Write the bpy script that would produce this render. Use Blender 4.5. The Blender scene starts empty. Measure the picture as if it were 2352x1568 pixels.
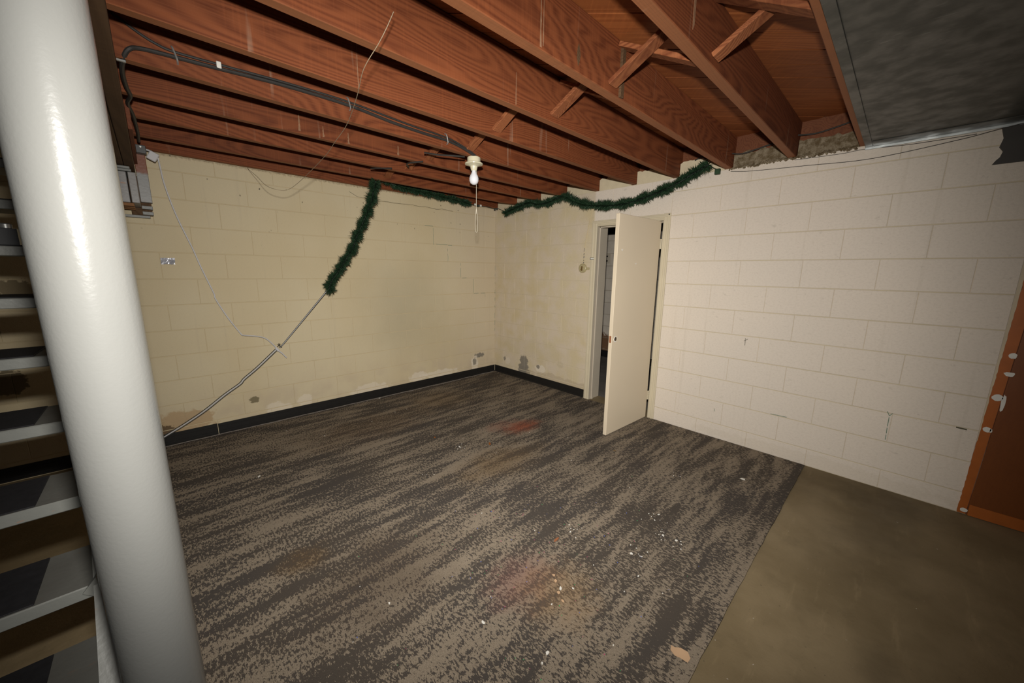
import bpy, bmesh, math, random
from mathutils import Vector, Matrix
random.seed(7)
C = bpy.context.scene.collection
SC = bpy.context.scene
PI = math.pi

# ------------------------------------------------------------------ camera, world, flash, exposure
CAM = Vector((-3.4744, -3.9867, 1.4472))
RT = Vector((0.72359591, -0.69010898, 0.01259183))
UP = Vector((0.11949329, 0.14321754, 0.98245106))
FW = Vector((0.67980167, 0.70939293, -0.18609502))
cd = bpy.data.cameras.new('camera')
cam = bpy.data.objects.new('camera', cd); C.objects.link(cam)
m = Matrix.Identity(4)
for i in range(3):
    m[i][0] = RT[i]; m[i][1] = UP[i]; m[i][2] = -FW[i]; m[i][3] = CAM[i]
cam.matrix_world = m
cd.sensor_fit = 'HORIZONTAL'; cd.sensor_width = 36.0; cd.lens = 36.0 * 849.24 / 2352
cd.clip_start = 0.02; cd.clip_end = 60
SC.camera = cam

w = bpy.data.worlds.new('world'); SC.world = w; w.use_nodes = True
w.node_tree.nodes['Background'].inputs[0].default_value = (0.9, 0.95, 1.0, 1)
w.node_tree.nodes['Background'].inputs[1].default_value = 0.002

# the photographer's shoe-mounted flash, 20 cm above the lens; its beam falls off away from its axis
ld = bpy.data.lights.new('camera_flash', 'POINT'); ld.shadow_soft_size = 0.026
ld.energy = 625.0
ld.color = (1.0, 0.965, 0.91)
ld.use_nodes = True
nt = ld.node_tree
em = nt.nodes['Emission']
geo = nt.nodes.new('ShaderNodeNewGeometry')
dt = nt.nodes.new('ShaderNodeVectorMath'); dt.operation = 'DOT_PRODUCT'
AIM = (FW - UP * 0.05 - RT * 0.03).normalized()
dt.inputs[1].default_value = tuple(-AIM)
nt.links.new(geo.outputs['Incoming'], dt.inputs[0])
ab = nt.nodes.new('ShaderNodeMath'); ab.operation = 'MULTIPLY'; ab.inputs[1].default_value = -1.0
nt.links.new(dt.outputs['Value'], ab.inputs[0])
mx = nt.nodes.new('ShaderNodeMath'); mx.operation = 'MAXIMUM'; mx.inputs[1].default_value = 0.0
nt.links.new(ab.outputs[0], mx.inputs[0])
pw = nt.nodes.new('ShaderNodeMath'); pw.operation = 'POWER'; pw.inputs[1].default_value = 2.7
nt.links.new(mx.outputs[0], pw.inputs[0]); mr = nt.nodes.new('ShaderNodeMapRange'); mr.interpolation_type = 'SMOOTHSTEP'
for i_, v_ in ((1, 0.42), (2, 0.70), (3, 0.28), (4, 1.0)): mr.inputs[i_].default_value = v_
nt.links.new(mx.outputs[0], mr.inputs[0])
ml = nt.nodes.new('ShaderNodeMath'); ml.operation = 'MULTIPLY'
nt.links.new(pw.outputs[0], ml.inputs[0]); nt.links.new(mr.outputs[0], ml.inputs[1]); 
# the reflector is wider than it is tall, so the beam fades faster up and down
dv = nt.nodes.new('ShaderNodeVectorMath'); dv.operation = 'DOT_PRODUCT'; dv.inputs[1].default_value = tuple(-UP)
nt.links.new(geo.outputs['Incoming'], dv.inputs[0])
o1 = nt.nodes.new('ShaderNodeMath'); o1.operation = 'MULTIPLY_ADD'; o1.inputs[1].default_value = -1.0; o1.inputs[2].default_value = 0.06
nt.links.new(dv.outputs['Value'], o1.inputs[0])
o2 = nt.nodes.new('ShaderNodeMath'); o2.operation = 'ABSOLUTE'; nt.links.new(o1.outputs[0], o2.inputs[0])
mv = nt.nodes.new('ShaderNodeMapRange'); mv.interpolation_type = 'SMOOTHSTEP'
for i_, v_ in ((1, 0.40), (2, 0.85), (3, 1.0), (4, 0.25)): mv.inputs[i_].default_value = v_
nt.links.new(o2.outputs[0], mv.inputs[0])
m2 = nt.nodes.new('ShaderNodeMath'); m2.operation = 'MULTIPLY'
nt.links.new(ml.outputs[0], m2.inputs[0]); nt.links.new(mv.outputs[0], m2.inputs[1]); nt.links.new(m2.outputs[0], em.inputs['Strength'])
fl = bpy.data.objects.new('camera_flash', ld); C.objects.link(fl)
fl.location = CAM + UP * 0.21 - RT * 0.012

SC.view_settings.view_transform = 'Standard'
SC.view_settings.look = 'None'
SC.view_settings.exposure = 0.0
SC.view_settings.gamma = 1.0
SC.view_settings.use_curve_mapping = False

# ------------------------------------------------------------------ material helpers
class N:
    def __init__(s, name, rough=0.7, spec=0.3):
        s.m = bpy.data.materials.new(name); s.m.use_nodes = True
        s.t = s.m.node_tree; s.b = s.t.nodes['Principled BSDF']
        s.b.inputs['Roughness'].default_value = rough
        s.b.inputs['Specular IOR Level'].default_value = spec
        s._pos = None
    def n(s, t): return s.t.nodes.new(t)
    def put(s, sock, v):
        if isinstance(v, (int, float)): sock.default_value = v
        elif isinstance(v, (tuple, list)): sock.default_value = tuple(v) + ((1,) if len(v) == 3 and len(sock.default_value) == 4 else ())
        else: s.t.links.new(v, sock)
    def pos(s):
        if s._pos is None: s._pos = s.n('ShaderNodeNewGeometry').outputs['Position']
        return s._pos
    def rnd(s): return s.n('ShaderNodeObjectInfo').outputs['Random']
    def vm(s, op, a, b=None):
        x = s.n('ShaderNodeVectorMath'); x.operation = op; s.put(x.inputs[0], a)
        if b is not None: s.put(x.inputs[1], b)
        return x.outputs['Value'] if op in ('LENGTH', 'DOT_PRODUCT', 'DISTANCE') else x.outputs[0]
    def ma(s, op, a, b=0.0, cl=False):
        x = s.n('ShaderNodeMath'); x.operation = op; x.use_clamp = cl
        s.put(x.inputs[0], a); s.put(x.inputs[1], b); return x.outputs[0]
    def noise(s, vec, scale, det=2.0, rough=0.5, dist=0.0):
        x = s.n('ShaderNodeTexNoise'); s.put(x.inputs['Vector'], vec); x.inputs['Scale'].default_value = scale
        x.inputs['Detail'].default_value = det; x.inputs['Roughness'].default_value = rough
        x.inputs['Distortion'].default_value = dist; return x.outputs['Fac']
    def ss(s, v, a, b, lo=0.0, hi=1.0):
        x = s.n('ShaderNodeMapRange'); x.interpolation_type = 'SMOOTHSTEP'
        s.put(x.inputs[0], v); s.put(x.inputs[1], a); s.put(x.inputs[2], b); s.put(x.inputs[3], lo); s.put(x.inputs[4], hi)
        return x.outputs[0]
    def mix(s, f, a, b, mode='MIX'):
        x = s.n('ShaderNodeMix'); x.data_type = 'RGBA'; x.blend_type = mode
        s.put(x.inputs[0], f); s.put(x.inputs[6], a); s.put(x.inputs[7], b); return x.outputs[2]
    def sep(s, v):
        x = s.n('ShaderNodeSeparateXYZ'); s.put(x.inputs[0], v); return x.outputs
    def col(s, c): s.put(s.b.inputs['Base Color'], c)
    def bump(s, h, dist=0.002, st=0.5):
        x = s.n('ShaderNodeBump'); x.inputs['Strength'].default_value = st; x.inputs['Distance'].default_value = dist
        s.put(x.inputs['Height'], h); s.t.links.new(x.outputs[0], s.b.inputs['Normal'])
    def rough(s, v): s.put(s.b.inputs['Roughness'], v)
    def blot(s, c, r, scale=9.0, amt=0.9, soft=0.14):
        """irregular patch centred at c with radii r (metres); 1 inside"""
        d = s.vm('LENGTH', s.vm('DIVIDE', s.vm('SUBTRACT', s.pos(), c), r))
        nz = s.noise(s.pos(), scale, 4.0, 0.62)
        d = s.ma('ADD', d, s.ma('MULTIPLY', s.ma('SUBTRACT', nz, 0.5), amt * 2))
        return s.ss(d, 1.0 + soft, 1.0 - soft)

def plain(name, c, rough=0.6, spec=0.3, metal=0.0, var=0.12, scale=14.0, bump=0.0):
    a = N(name, rough, spec); a.b.inputs['Metallic'].default_value = metal
    f = a.noise(a.pos(), scale, 3.0)
    a.col(a.mix(f, tuple(x * (1 - var) for x in c), tuple(min(1, x * (1 + var)) for x in c)))
    if bump: a.bump(a.noise(a.pos(), scale * 8, 2.0), bump, 0.6)
    return a.m

def wall_mat(name, side):
    a = N(name, 0.62, 0.22); p = a.pos(); xyz = a.sep(p)
    big = a.noise(p, 1.1, 3.0); mid = a.noise(p, 6.0, 3.0)
    cream = a.mix(a.ss(big, 0.35, 0.65), (0.560, 0.463, 0.290), (0.585, 0.498, 0.330))
    pink = (0.600, 0.520, 0.425)
    if side == 'back':
        c = a.mix(a.ss(a.ma('ADD', xyz[0], a.ma('MULTIPLY', mid, 0.8)), -0.75, 0.25, 0, 0.45), cream, (0.585, 0.497, 0.385))
    elif side == 'right':
        white = a.mix(a.ss(big, 0.3, 0.7), (0.700, 0.618, 0.522), (0.668, 0.596, 0.510))
        left = a.mix(a.ss(mid, 0.3, 0.7), cream, (0.600, 0.510, 0.390))
        c = a.mix(a.ss(xyz[1], -1.60, -1.625), left, white)
    else:
        c = a.mix(a.ss(mid, 0.35, 0.65), (0.64, 0.570, 0.475), (0.56, 0.50, 0.42))
    # rain of faint vertical rubbed streaks
    st = a.noise(a.vm('MULTIPLY', p, (26, 26, 0.7)), 1.0, 2.0)
    c = a.mix(a.ss(st, 0.60, 0.78, 0, 0.16), c, (0.40, 0.34, 0.25))
    # pits and scuffs
    pit = a.noise(p, 55.0, 3.0, 0.6)
    c = a.mix(a.ss(pit, 0.67, 0.76, 0, 0.30), c, (0.25, 0.22, 0.17))
    grey = (0.20, 0.18, 0.145); pale = (0.70, 0.62, 0.50); dirt = (0.33, 0.26, 0.18); brown = (0.22, 0.12, 0.05)
    if side == 'back':
        c = a.mix(a.ma('MULTIPLY', a.ss(xyz[2], 0.62, 0.10), a.ss(mid, 0.35, 0.7, 0.05, 0.42)), c, (0.43, 0.34, 0.25))
        for cc, r, k, colr, sc in [
                ((-0.285, 0, 0.285), (0.085, 1, 0.030), 0.95, grey, 26), ((-0.375, 0, 0.175), (0.06, 1, 0.11), 0.75, pale, 20), ((-0.375, 0, 0.205), (0.03, 1, 0.05), 0.85, grey, 26),
                ((-0.95, 0, 0.14), (0.26, 1, 0.045), 0.6, pale, 14), ((-1.25, 0, 0.15), (0.12, 1, 0.065), 0.6, pale, 14), ((-1.85, 0, 0.13), (0.20, 1, 0.055), 0.5, pale, 14),
                ((-2.52, 0, 0.15), (0.07, 1, 0.06), 0.5, pale, 14), ((-2.76, 0, 0.13), (0.10, 1, 0.055), 0.5, pale, 14), ((-2.94, 0, 0.255), (0.035, 1, 0.03), 0.9, (0.16, 0.13, 0.07), 40),
                ((-3.45, 0, 0.17), (0.20, 1, 0.11), 0.7, (0.40, 0.26, 0.13), 12), ((-3.56, 0, 0.13), (0.07, 1, 0.05), 0.9, (0.10, 0.06, 0.03), 30),
                ((-4.15, 0, 1.30), (0.10, 1, 0.055), 0.85, (0.17, 0.13, 0.07), 32), ((-4.27, 0, 0.68), (0.10, 1, 0.08), 0.8, (0.08, 0.06, 0.03), 22)]:
            c = a.mix(a.ma('MULTIPLY', a.blot(cc, r, sc), k), c, colr)
        for cc, r, k in (((-1.40, 0, 1.12), (0.42, 1, 0.36), 0.5), ((-1.10, 0, 0.62), (0.6, 1, 0.3), 0.25), ((-1.45, 0, 0.75), (0.4, 1, 0.2), 0.2)):
            c = a.mix(a.ma('MULTIPLY', a.blot(cc, r, 3.0, 0.45, 0.95), k), c, (0.38, 0.33, 0.22))
        # insect specks and cobweb dirt near the top
        v = a.n('ShaderNodeTexVoronoi'); a.put(v.inputs['Vector'], a.vm('MULTIPLY', p, (1, 1, 0.75))); v.inputs['Scale'].default_value = 13.0
        sp = a.ma('MULTIPLY', a.ss(a.ma('ADD', v.outputs['Distance'], a.ma('MULTIPLY', pit, 0.14)), 0.17, 0.11), a.ss(a.ma('ADD', xyz[2], a.ma('MULTIPLY', mid, 0.9)), 2.0, 2.75))
        c = a.mix(a.ma('MULTIPLY', sp, 0.9), c, (0.07, 0.055, 0.035))
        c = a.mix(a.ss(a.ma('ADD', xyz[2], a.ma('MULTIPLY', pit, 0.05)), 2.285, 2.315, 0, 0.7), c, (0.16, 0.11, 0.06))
    if side == 'right':
        for cc, r, k, colr, sc in [((0, -0.60, 0.205), (1, 0.085, 0.13), 0.95, grey, 14), ((0, -0.605, 0.13), (1, 0.11, 0.06), 0.95, grey, 20), ((0, -0.90, 0.215), (1, 0.09, 0.055), 0.85, pale, 24),
                ((0, -0.86, 0.235), (1, 0.03, 0.025), 0.9, grey, 40), ((0, -0.28, 0.21), (1, 0.05, 0.05), 0.5, pale, 30), ((0, -0.22, 0.23), (1, 0.025, 0.03), 0.8, grey, 40),
                ((0, -0.75, 0.45), (1, 0.5, 0.14), 0.10, (0.42, 0.36, 0.26), 6), ((0, -1.2, 0.12), (1, 0.5, 0.06), 0.5, (0.40, 0.32, 0.21), 8),
                ((0, -3.7, 0.05), (1, 0.8, 0.05), 0.15, (0.45, 0.38, 0.26), 10), ((0, -1.22, 0.33), (1, 0.05, 0.04), 0.4, (0.45, 0.38, 0.26), 30)]:
            c = a.mix(a.ma('MULTIPLY', a.blot(cc, r, sc), k), c, colr)
        sc2 = a.noise(a.vm('MULTIPLY', p, (1, 14, 30)), 1.0, 4.0, 0.7)
        c = a.mix(a.ss(sc2, 0.60, 0.74, 0, 0.30), c, (0.33, 0.29, 0.23))
        sc3 = a.noise(a.vm('MULTIPLY', p, (1, 60, 90)), 1.0, 3.0, 0.7); c = a.mix(a.ss(sc3, 0.42, 0.68, 0, 0.13), c, (0.36, 0.31, 0.25))
    if side == 'far':
        c = a.mix(a.ma('MULTIPLY', a.blot((2.08, -0.42, 0.24), (1, 0.35, 0.17), 9), 0.95), c, (0.16, 0.075, 0.03))
    a.col(c)
    h = a.ma('ADD', a.ma('MULTIPLY', a.noise(p, 210.0, 2.0), 0.6), a.ma('MULTIPLY', a.noise(p, 40.0, 3.0), 0.8))
    a.bump(h, 0.0022, 0.55)
    return a.m

def wood_mat(name, c1, c2, c3, axis='X', rough=0.72, spec=0.25, ring=46.0, streak=0.6, drip=0.35, bumpd=0.0015, edge=None):
    """rough sawn timber; grain runs along the world axis given ('X','Y','Z' or 'D' for the diagonal boards)"""
    a = N(name, rough, spec); p = a.pos(); r = a.rnd()
    if axis == 'D':
        mp = a.n('ShaderNodeMapping'); a.put(mp.inputs['Vector'], p); mp.inputs['Rotation'].default_value = (0, 0, PI / 4); p0 = mp.outputs[0]
        st = (0.12, 1.6, 1.0)
    else:
        p0 = p; st = {'X': (0.10, 1, 1), 'Y': (1, 0.10, 1), 'Z': (1, 1, 0.10)}[axis]
    off = a.n('ShaderNodeCombineXYZ'); a.put(off.inputs[0], a.ma('MULTIPLY', r, 37.0)); a.put(off.inputs[1], a.ma('MULTIPLY', r, 11.0)); a.put(off.inputs[2], a.ma('MULTIPLY', r, 23.0))
    v = a.vm('ADD', a.vm('MULTIPLY', p0, st), off.outputs[0])
    n1 = a.noise(v, 3.4, 2.0, 0.42, 0.35)
    ringv = a.ma('FRACT', a.ma('MULTIPLY', n1, ring))
    ringv = a.ss(a.ma('ABSOLUTE', a.ma('SUBTRACT', ringv, 0.5)), 0.05, 0.5)
    fine = a.noise(a.vm('MULTIPLY', v, {'X': (1.2, 30, 30), 'Y': (30, 1.2, 30), 'Z': (30, 30, 1.2), 'D': (1.2, 30, 30)}[axis]), 4.0, 3.0, 0.6)
    c = a.mix(ringv, c1, c2)
    c = a.mix(a.ss(fine, 0.35, 0.72, 0, streak), c, c3)
    big = a.noise(v, 1.4, 2.0)
    c = a.mix(a.ss(big, 0.40, 0.66, 0, 0.45), c, tuple(x * 0.45 for x in c2))
    # bandsaw marks across the grain
    saw = a.noise(a.vm('MULTIPLY', p0, {'X': (90, 6, 5), 'Y': (6, 90, 5), 'Z': (6, 5, 90), 'D': (90, 6, 5)}[axis]), 1.0, 2.0)
    c = a.mix(a.ss(saw, 0.5, 0.72, 0, 0.10), c, tuple(min(1, x * 1.9) for x in c1))
    if drip:
        dr = a.noise(a.vm('ADD', a.vm('MULTIPLY', p, (16, 5, 1.1)), off.outputs[0]), 1.0, 3.0, 0.55)
        c = a.mix(a.ss(dr, 0.655, 0.74, 0, drip), c, (0.42, 0.30, 0.21))
    vo = a.n('ShaderNodeTexVoronoi'); a.put(vo.inputs['Vector'], a.vm('MULTIPLY', v, (2.2, 2.2, 2.2))); vo.inputs['Scale'].default_value = 1.3
    c = a.mix(a.ss(vo.outputs['Distance'], 0.085, 0.045, 0, 0.75), c, (0.045, 0.018, 0.010))
    c = a.mix(a.ma('MULTIPLY', r, 0.22), c, tuple(x * 0.7 for x in c2))
    if edge:   # planed, paler lower edge of the timber
        nz = a.sep(a.n('ShaderNodeNewGeometry').outputs['Normal'])[2]
        c = a.mix(a.ss(nz, -0.6, -0.9, 0, 0.65), c, edge)
    a.col(c); a.bump(a.ma('ADD', a.ma('MULTIPLY', fine, 0.7), a.ma('MULTIPLY', saw, 0.6)), bumpd, 0.6)
    return a.m

def carpet_mat():
    a = N('carpet_pile', 0.95, 0.05); p = a.pos()
    streak = a.noise(a.vm('MULTIPLY', p, (0.9, 5.6, 1)), 1.0, 3.0, 0.6)
    cloud = a.noise(a.vm('MULTIPLY', p, (2.4, 13.0, 1)), 1.0, 3.0, 0.6)
    blob = a.noise(a.vm('MULTIPLY', p, (98, 44, 1)), 1.0, 4.0, 0.68)
    tuft = a.noise(a.vm('MULTIPLY', p, (300, 110, 1)), 1.0, 2.0, 0.6)
    v = a.ma('ADD', a.ma('ADD', a.ma('MULTIPLY', a.ma('SUBTRACT', blob, 0.5), 1.35), 0.5), a.ma('MULTIPLY', a.ma('SUBTRACT', streak, 0.5), 0.64))
    v = a.ma('ADD', v, a.ma('MULTIPLY', a.ma('SUBTRACT', cloud, 0.5), 0.80))
    v = a.ma('ADD', v, a.ma('MULTIPLY', a.ma('SUBTRACT', tuft, 0.5), 0.42))
    f = a.ss(v, 0.486, 0.542)
    dark = a.mix(a.ss(a.noise(p, 1.7, 2.0), 0.35, 0.65), (0.078, 0.067, 0.058), (0.084, 0.070, 0.057))
    tan = a.mix(a.ss(tuft, 0.3, 0.7), (0.242, 0.196, 0.144), (0.315, 0.259, 0.194))
    c = a.mix(f, dark, tan)
    for cc, r, k, colr, sc in [((-1.12, -1.69, 0), (0.17, 0.09, 1), 0.75, (0.34, 0.085, 0.038), 16), ((-1.25, -1.55, 0), (0.16, 0.08, 1), 0.3, (0.30, 0.08, 0.05), 12),
            ((-2.38, -2.93, 0), (0.16, 0.12, 1), 0.38, (0.27, 0.11, 0.095), 14), ((-2.30, -3.10, 0), (0.15, 0.14, 1), 0.40, (0.36, 0.22, 0.10), 14),
            ((-1.72, -2.03, 0), (0.34, 0.16, 1), 0.45, (0.20, 0.12, 0.045), 7), ((-2.2, -0.75, 0), (0.5, 0.25, 1), 0.35, (0.14, 0.08, 0.035), 6),
            ((-2.85, -2.45, 0), (0.30, 0.25, 1), 0.45, (0.06, 0.036, 0.02), 7), ((-1.3, -0.55, 0), (0.3, 0.25, 1), 0.35, (0.19, 0.12, 0.05), 7), ((-3.1, -2.1, 0), (0.1, 0.08, 1), 0.5, (0.16, 0.09, 0.03), 12)]:
        c = a.mix(a.ma('MULTIPLY', a.ma('MULTIPLY', a.blot(cc, r, sc, 0.9, 0.75), k), a.ss(v, 0.30, 0.56, 0.35, 1.0)), c, colr)
    c = a.mix(a.ss(a.noise(p, 900.0, 1.0), 0.2, 0.8, 0, 0.35), c, (0.03, 0.025, 0.022))
    a.col(c); a.bump(a.ma('ADD', a.noise(a.vm('MULTIPLY', p, (500, 260, 1)), 1.0, 2.0), a.ma('MULTIPLY', f, 0.4)), 0.003, 0.7)
    return a.m

def concrete_mat(name, base, dark):
    a = N(name, 0.72, 0.25); p = a.pos()
    c = a.mix(a.ss(a.noise(p, 1.6, 4.0, 0.6), 0.3, 0.7), base, dark)
    c = a.mix(a.ss(a.noise(p, 5.0, 4.0, 0.65), 0.5, 0.78, 0, 0.35), c, tuple(x * 0.6 for x in dark))
    c = a.mix(a.ss(a.noise(a.vm('MULTIPLY', p, (3, 16, 1)), 1.0, 4.0, 0.7), 0.55, 0.8, 0, 0.35), c, tuple(x * 1.5 for x in base))
    c = a.mix(a.ss(a.noise(p, 70.0, 3.0, 0.6), 0.66, 0.76, 0, 0.6), c, (0.05, 0.04, 0.03))
    c = a.mix(a.ss(a.noise(p, 46.0, 2.0, 0.5), 0.74, 0.79, 0, 0.8), c, (0.55, 0.50, 0.42))
    for cc, r in [((-1.69, -4.13, 0), (0.10, 0.06, 1)), ((-2.0, -3.98, 0), (0.07, 0.06, 1)), ((-0.5, -4.05, 0), (0.5, 0.14, 1)), ((-0.16, -3.95, 0), (0.16, 0.35, 1))]:
        c = a.mix(a.ma('MULTIPLY', a.blot(cc, r, 7, 1.0, 0.9), 0.45), c, tuple(x * 0.45 for x in dark))
    a.col(c); a.bump(a.noise(p, 60.0, 4.0, 0.65), 0.003, 0.45)
    a.rough(a.ss(a.noise(p, 3.0, 3.0), 0.3, 0.7, 0.5, 0.8))
    return a.m

def grey_paint(name, c, two=None, z=None, dark_tops=False):
    a = N(name, 0.42, 0.4); p = a.pos()
    k = a.mix(a.noise(p, 9.0, 3.0), tuple(x * 0.9 for x in c), tuple(x * 1.1 for x in c))
    k = a.mix(a.ss(a.noise(a.vm('MULTIPLY', p, (7, 30, 30)), 1.0, 4.0, 0.6), 0.645, 0.70, 0, 0.8), k, (0.33, 0.14, 0.05))
    k = a.mix(a.ss(a.noise(p, 38.0, 3.0, 0.6), 0.70, 0.78, 0, 0.5), k, (0.38, 0.38, 0.35))
    if dark_tops:   # upward faces of the treads darker, unevenly by noise
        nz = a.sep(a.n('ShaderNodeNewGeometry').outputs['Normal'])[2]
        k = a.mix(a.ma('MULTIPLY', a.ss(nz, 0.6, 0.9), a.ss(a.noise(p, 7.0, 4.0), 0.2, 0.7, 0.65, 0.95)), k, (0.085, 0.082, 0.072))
    if two: k = a.mix(a.ss(a.ma('ADD', a.sep(p)[2], a.ma('MULTIPLY', a.noise(p, 14.0, 3.0), 0.09)), z, z + 0.03), k, two)
    a.col(k); a.bump(a.noise(p, 60.0, 3.0), 0.0015, 0.5)
    return a.m

M = {}
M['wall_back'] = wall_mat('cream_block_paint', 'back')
M['wall_right'] = wall_mat('cream_and_white_block_paint', 'right')
M['wall_far'] = wall_mat('grey_white_block_paint', 'far')
M['mortar'] = plain('painted_mortar', (0.54, 0.445, 0.28), 0.75, 0.15, var=0.15, scale=9)
M['mortar_right'] = plain('yellowed_painted_mortar', (0.56, 0.485, 0.350), 0.7, 0.2, var=0.15, scale=5)
M['mortar_far'] = plain('dark_mortar', (0.34, 0.29, 0.22), 0.8, 0.1, var=0.3, scale=9)
M['joist'] = wood_mat('red_brown_joist_wood', (0.212, 0.060, 0.0200), (0.118, 0.029, 0.0092), (0.225, 0.068, 0.025), edge=(0.300, 0.122, 0.052))
M['joist_dark'] = wood_mat('dark_joist_wood', (0.190, 0.066, 0.028), (0.135, 0.042, 0.018), (0.21, 0.08, 0.035))
M['board'] = wood_mat('orange_brown_subfloor_wood', (0.33, 0.102, 0.028), (0.25, 0.070, 0.018), (0.35, 0.112, 0.034), 'D', 0.65, 0.3, 26, 0.35, 0.0)
M['stick'] = wood_mat('bridging_wood', (0.33, 0.118, 0.046), (0.18, 0.052, 0.020), (0.36, 0.135, 0.056), 'Y', 0.75, 0.2, 60, 0.4, 0.0)
M['girder'] = wood_mat('dark_girder_wood', (0.105, 0.058, 0.028), (0.075, 0.040, 0.019), (0.13, 0.075, 0.04), 'Y', 0.75, 0.2, 30, 0.4, 0.0)
M['side_board'] = wood_mat('brown_side_board_wood', (0.22, 0.075, 0.035), (0.16, 0.05, 0.025), (0.24, 0.09, 0.045), 'Y', 0.75, 0.2, 30, 0.4, 0.0)
M['raw_slat'] = wood_mat('unpainted_slat_wood', (0.34, 0.17, 0.07), (0.26, 0.12, 0.05), (0.36, 0.2, 0.1), 'X', 0.75, 0.2, 30, 0.4, 0.0)
M['drip'] = plain('chalky_drip', (0.26, 0.145, 0.085), 0.9, 0.05, var=0.45, scale=60)
M['cream_fill'] = plain('cream_painted_mortar', (0.60, 0.515, 0.355), 0.7, 0.2, var=0.12, scale=16, bump=0.003)
M['gap'] = plain('dark_gap_backing', (0.012, 0.009, 0.007), 0.9, 0.05)  # near-black backing colour puts shade into the gaps between subfloor boards
M['carpet'] = carpet_mat()
M['carpet_edge'] = plain('carpet_backing', (0.20, 0.175, 0.155), 0.9, 0.05)
M['slab'] = concrete_mat('stained_concrete', (0.245, 0.188, 0.108), (0.165, 0.123, 0.065))
M['slab_far'] = concrete_mat('grey_concrete', (0.20, 0.18, 0.16), (0.14, 0.13, 0.11))
M['rough_mortar'] = N('rough_mortar', 0.9, 0.1)
_a = M['rough_mortar']; _p = _a.pos()
_a.col(_a.mix(_a.ss(_a.noise(_p, 26.0, 4.0, 0.7), 0.35, 0.65), (0.12, 0.085, 0.045), (0.27, 0.22, 0.15))); _a.bump(_a.noise(_p, 40.0, 4.0, 0.7), 0.012, 0.9)
M['rough_mortar'] = _a.m
M['door'] = plain('cream_door_paint', (0.640, 0.545, 0.405), 0.5, 0.3, var=0.05, scale=2.5, bump=0.0004)
M['casing'] = plain('cream_gloss_trim_paint', (0.575, 0.505, 0.365), 0.42, 0.4, var=0.07, scale=6, bump=0.0006)
M['jamb'] = plain('off_white_jamb_paint', (0.50, 0.44, 0.35), 0.5, 0.3, var=0.08, scale=6)
M['black'] = plain('black_vinyl', (0.012, 0.011, 0.010), 0.45, 0.35, var=0.25, scale=30, bump=0.0005)
M['black_plastic'] = plain('black_plastic', (0.010, 0.010, 0.011), 0.35, 0.4)
M['cable'] = plain('dark_cable_sheath', (0.030, 0.027, 0.024), 0.6, 0.3, var=0.3, scale=40)
M['wire'] = plain('dull_bare_wire', (0.22, 0.17, 0.11), 0.6, 0.3)
M['wire_dark'] = plain('dark_thin_wire', (0.045, 0.04, 0.035), 0.6, 0.3)
M['cord'] = plain('grey_white_cord', (0.56, 0.55, 0.55), 0.5, 0.35, var=0.08)
M['cord_dark'] = plain('dark_green_cord', (0.035, 0.040, 0.035), 0.5, 0.35)
M['staple'] = plain('galvanised_staple', (0.36, 0.36, 0.34), 0.4, 0.5, 0.6)
M['metal'] = plain('galvanised_box_steel', (0.085, 0.085, 0.082), 0.4, 0.5, 0.4)
M['brass'] = plain('tarnished_brass', (0.30, 0.20, 0.09), 0.4, 0.5, 0.8)
M['porcelain'] = plain('cream_porcelain', (0.60, 0.56, 0.40), 0.2, 0.5, var=0.06)
M['glassbox'] = plain('yellowed_clear_box', (0.40, 0.34, 0.19), 0.3, 0.5, var=0.3, scale=60)
M['bulb'] = plain('frosted_bulb', (0.72, 0.72, 0.76), 0.15, 0.5, var=0.02)
M['string'] = plain('white_string', (0.60, 0.55, 0.44), 0.8, 0.1)
M['bark'] = plain('bare_brown_wood', (0.26, 0.10, 0.045), 0.7, 0.2, var=0.25, scale=30)
M['white_paint'] = plain('white_paint', (0.70, 0.68, 0.62), 0.5, 0.3, var=0.12, scale=40)
M['tan_paper'] = plain('tan_paper', (0.50, 0.33, 0.20), 0.8, 0.1)
M['orange_bit'] = plain('rust_brown_flake', (0.25, 0.085, 0.02), 0.8, 0.1)
M['foil'] = plain('crumpled_silver_tape', (0.40, 0.40, 0.43), 0.28, 0.6, 0.25, var=0.15, scale=40)
M['green_mark'] = plain('green_paint_line', (0.16, 0.23, 0.17), 0.7, 0.2, var=0.4, scale=30)
M['dark_mark'] = plain('dark_crack', (0.10, 0.09, 0.06), 0.8, 0.1)
M['dirt_pencil'] = plain('old_paint_drip', (0.45, 0.38, 0.24), 0.7, 0.2)
M['needle_a'] = plain('dark_green_needle', (0.012, 0.034, 0.014), 0.55, 0.35, var=0.35, scale=60)
M['needle_b'] = plain('blue_green_needle', (0.025, 0.056, 0.026), 0.5, 0.35, var=0.35, scale=60)
M['post'] = N('glossy_grey_white_post_paint', 0.19, 0.45)
_a = M['post']; _p = _a.pos()
_k = _a.mix(_a.noise(_p, 4.0, 3.0), (0.106, 0.106, 0.100), (0.115, 0.115, 0.108))
_k = _a.mix(_a.ss(_a.noise(_a.vm('MULTIPLY', _p, (14, 14, 9)), 1.0, 4.0, 0.65), 0.68, 0.80, 0, 0.35), _k, (0.20, 0.15, 0.07))
_k = _a.mix(_a.ss(_a.noise(_p, 42.0, 2.0, 0.5), 0.76, 0.80, 0, 0.7), _k, (0.05, 0.045, 0.04))
_a.col(_k); _a.bump(_a.ma('ADD', _a.noise(_p, 150.0, 2.0), _a.ma('MULTIPLY', _a.noise(_p, 30.0, 2.0), 0.6)), 0.0007, 0.35); M['post'] = _a.m
M['grey'] = grey_paint('grey_stair_paint', (0.158, 0.160, 0.145))
M['tread'] = grey_paint('grey_dark_topped_tread_paint', (0.160, 0.163, 0.148), dark_tops=True)
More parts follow.
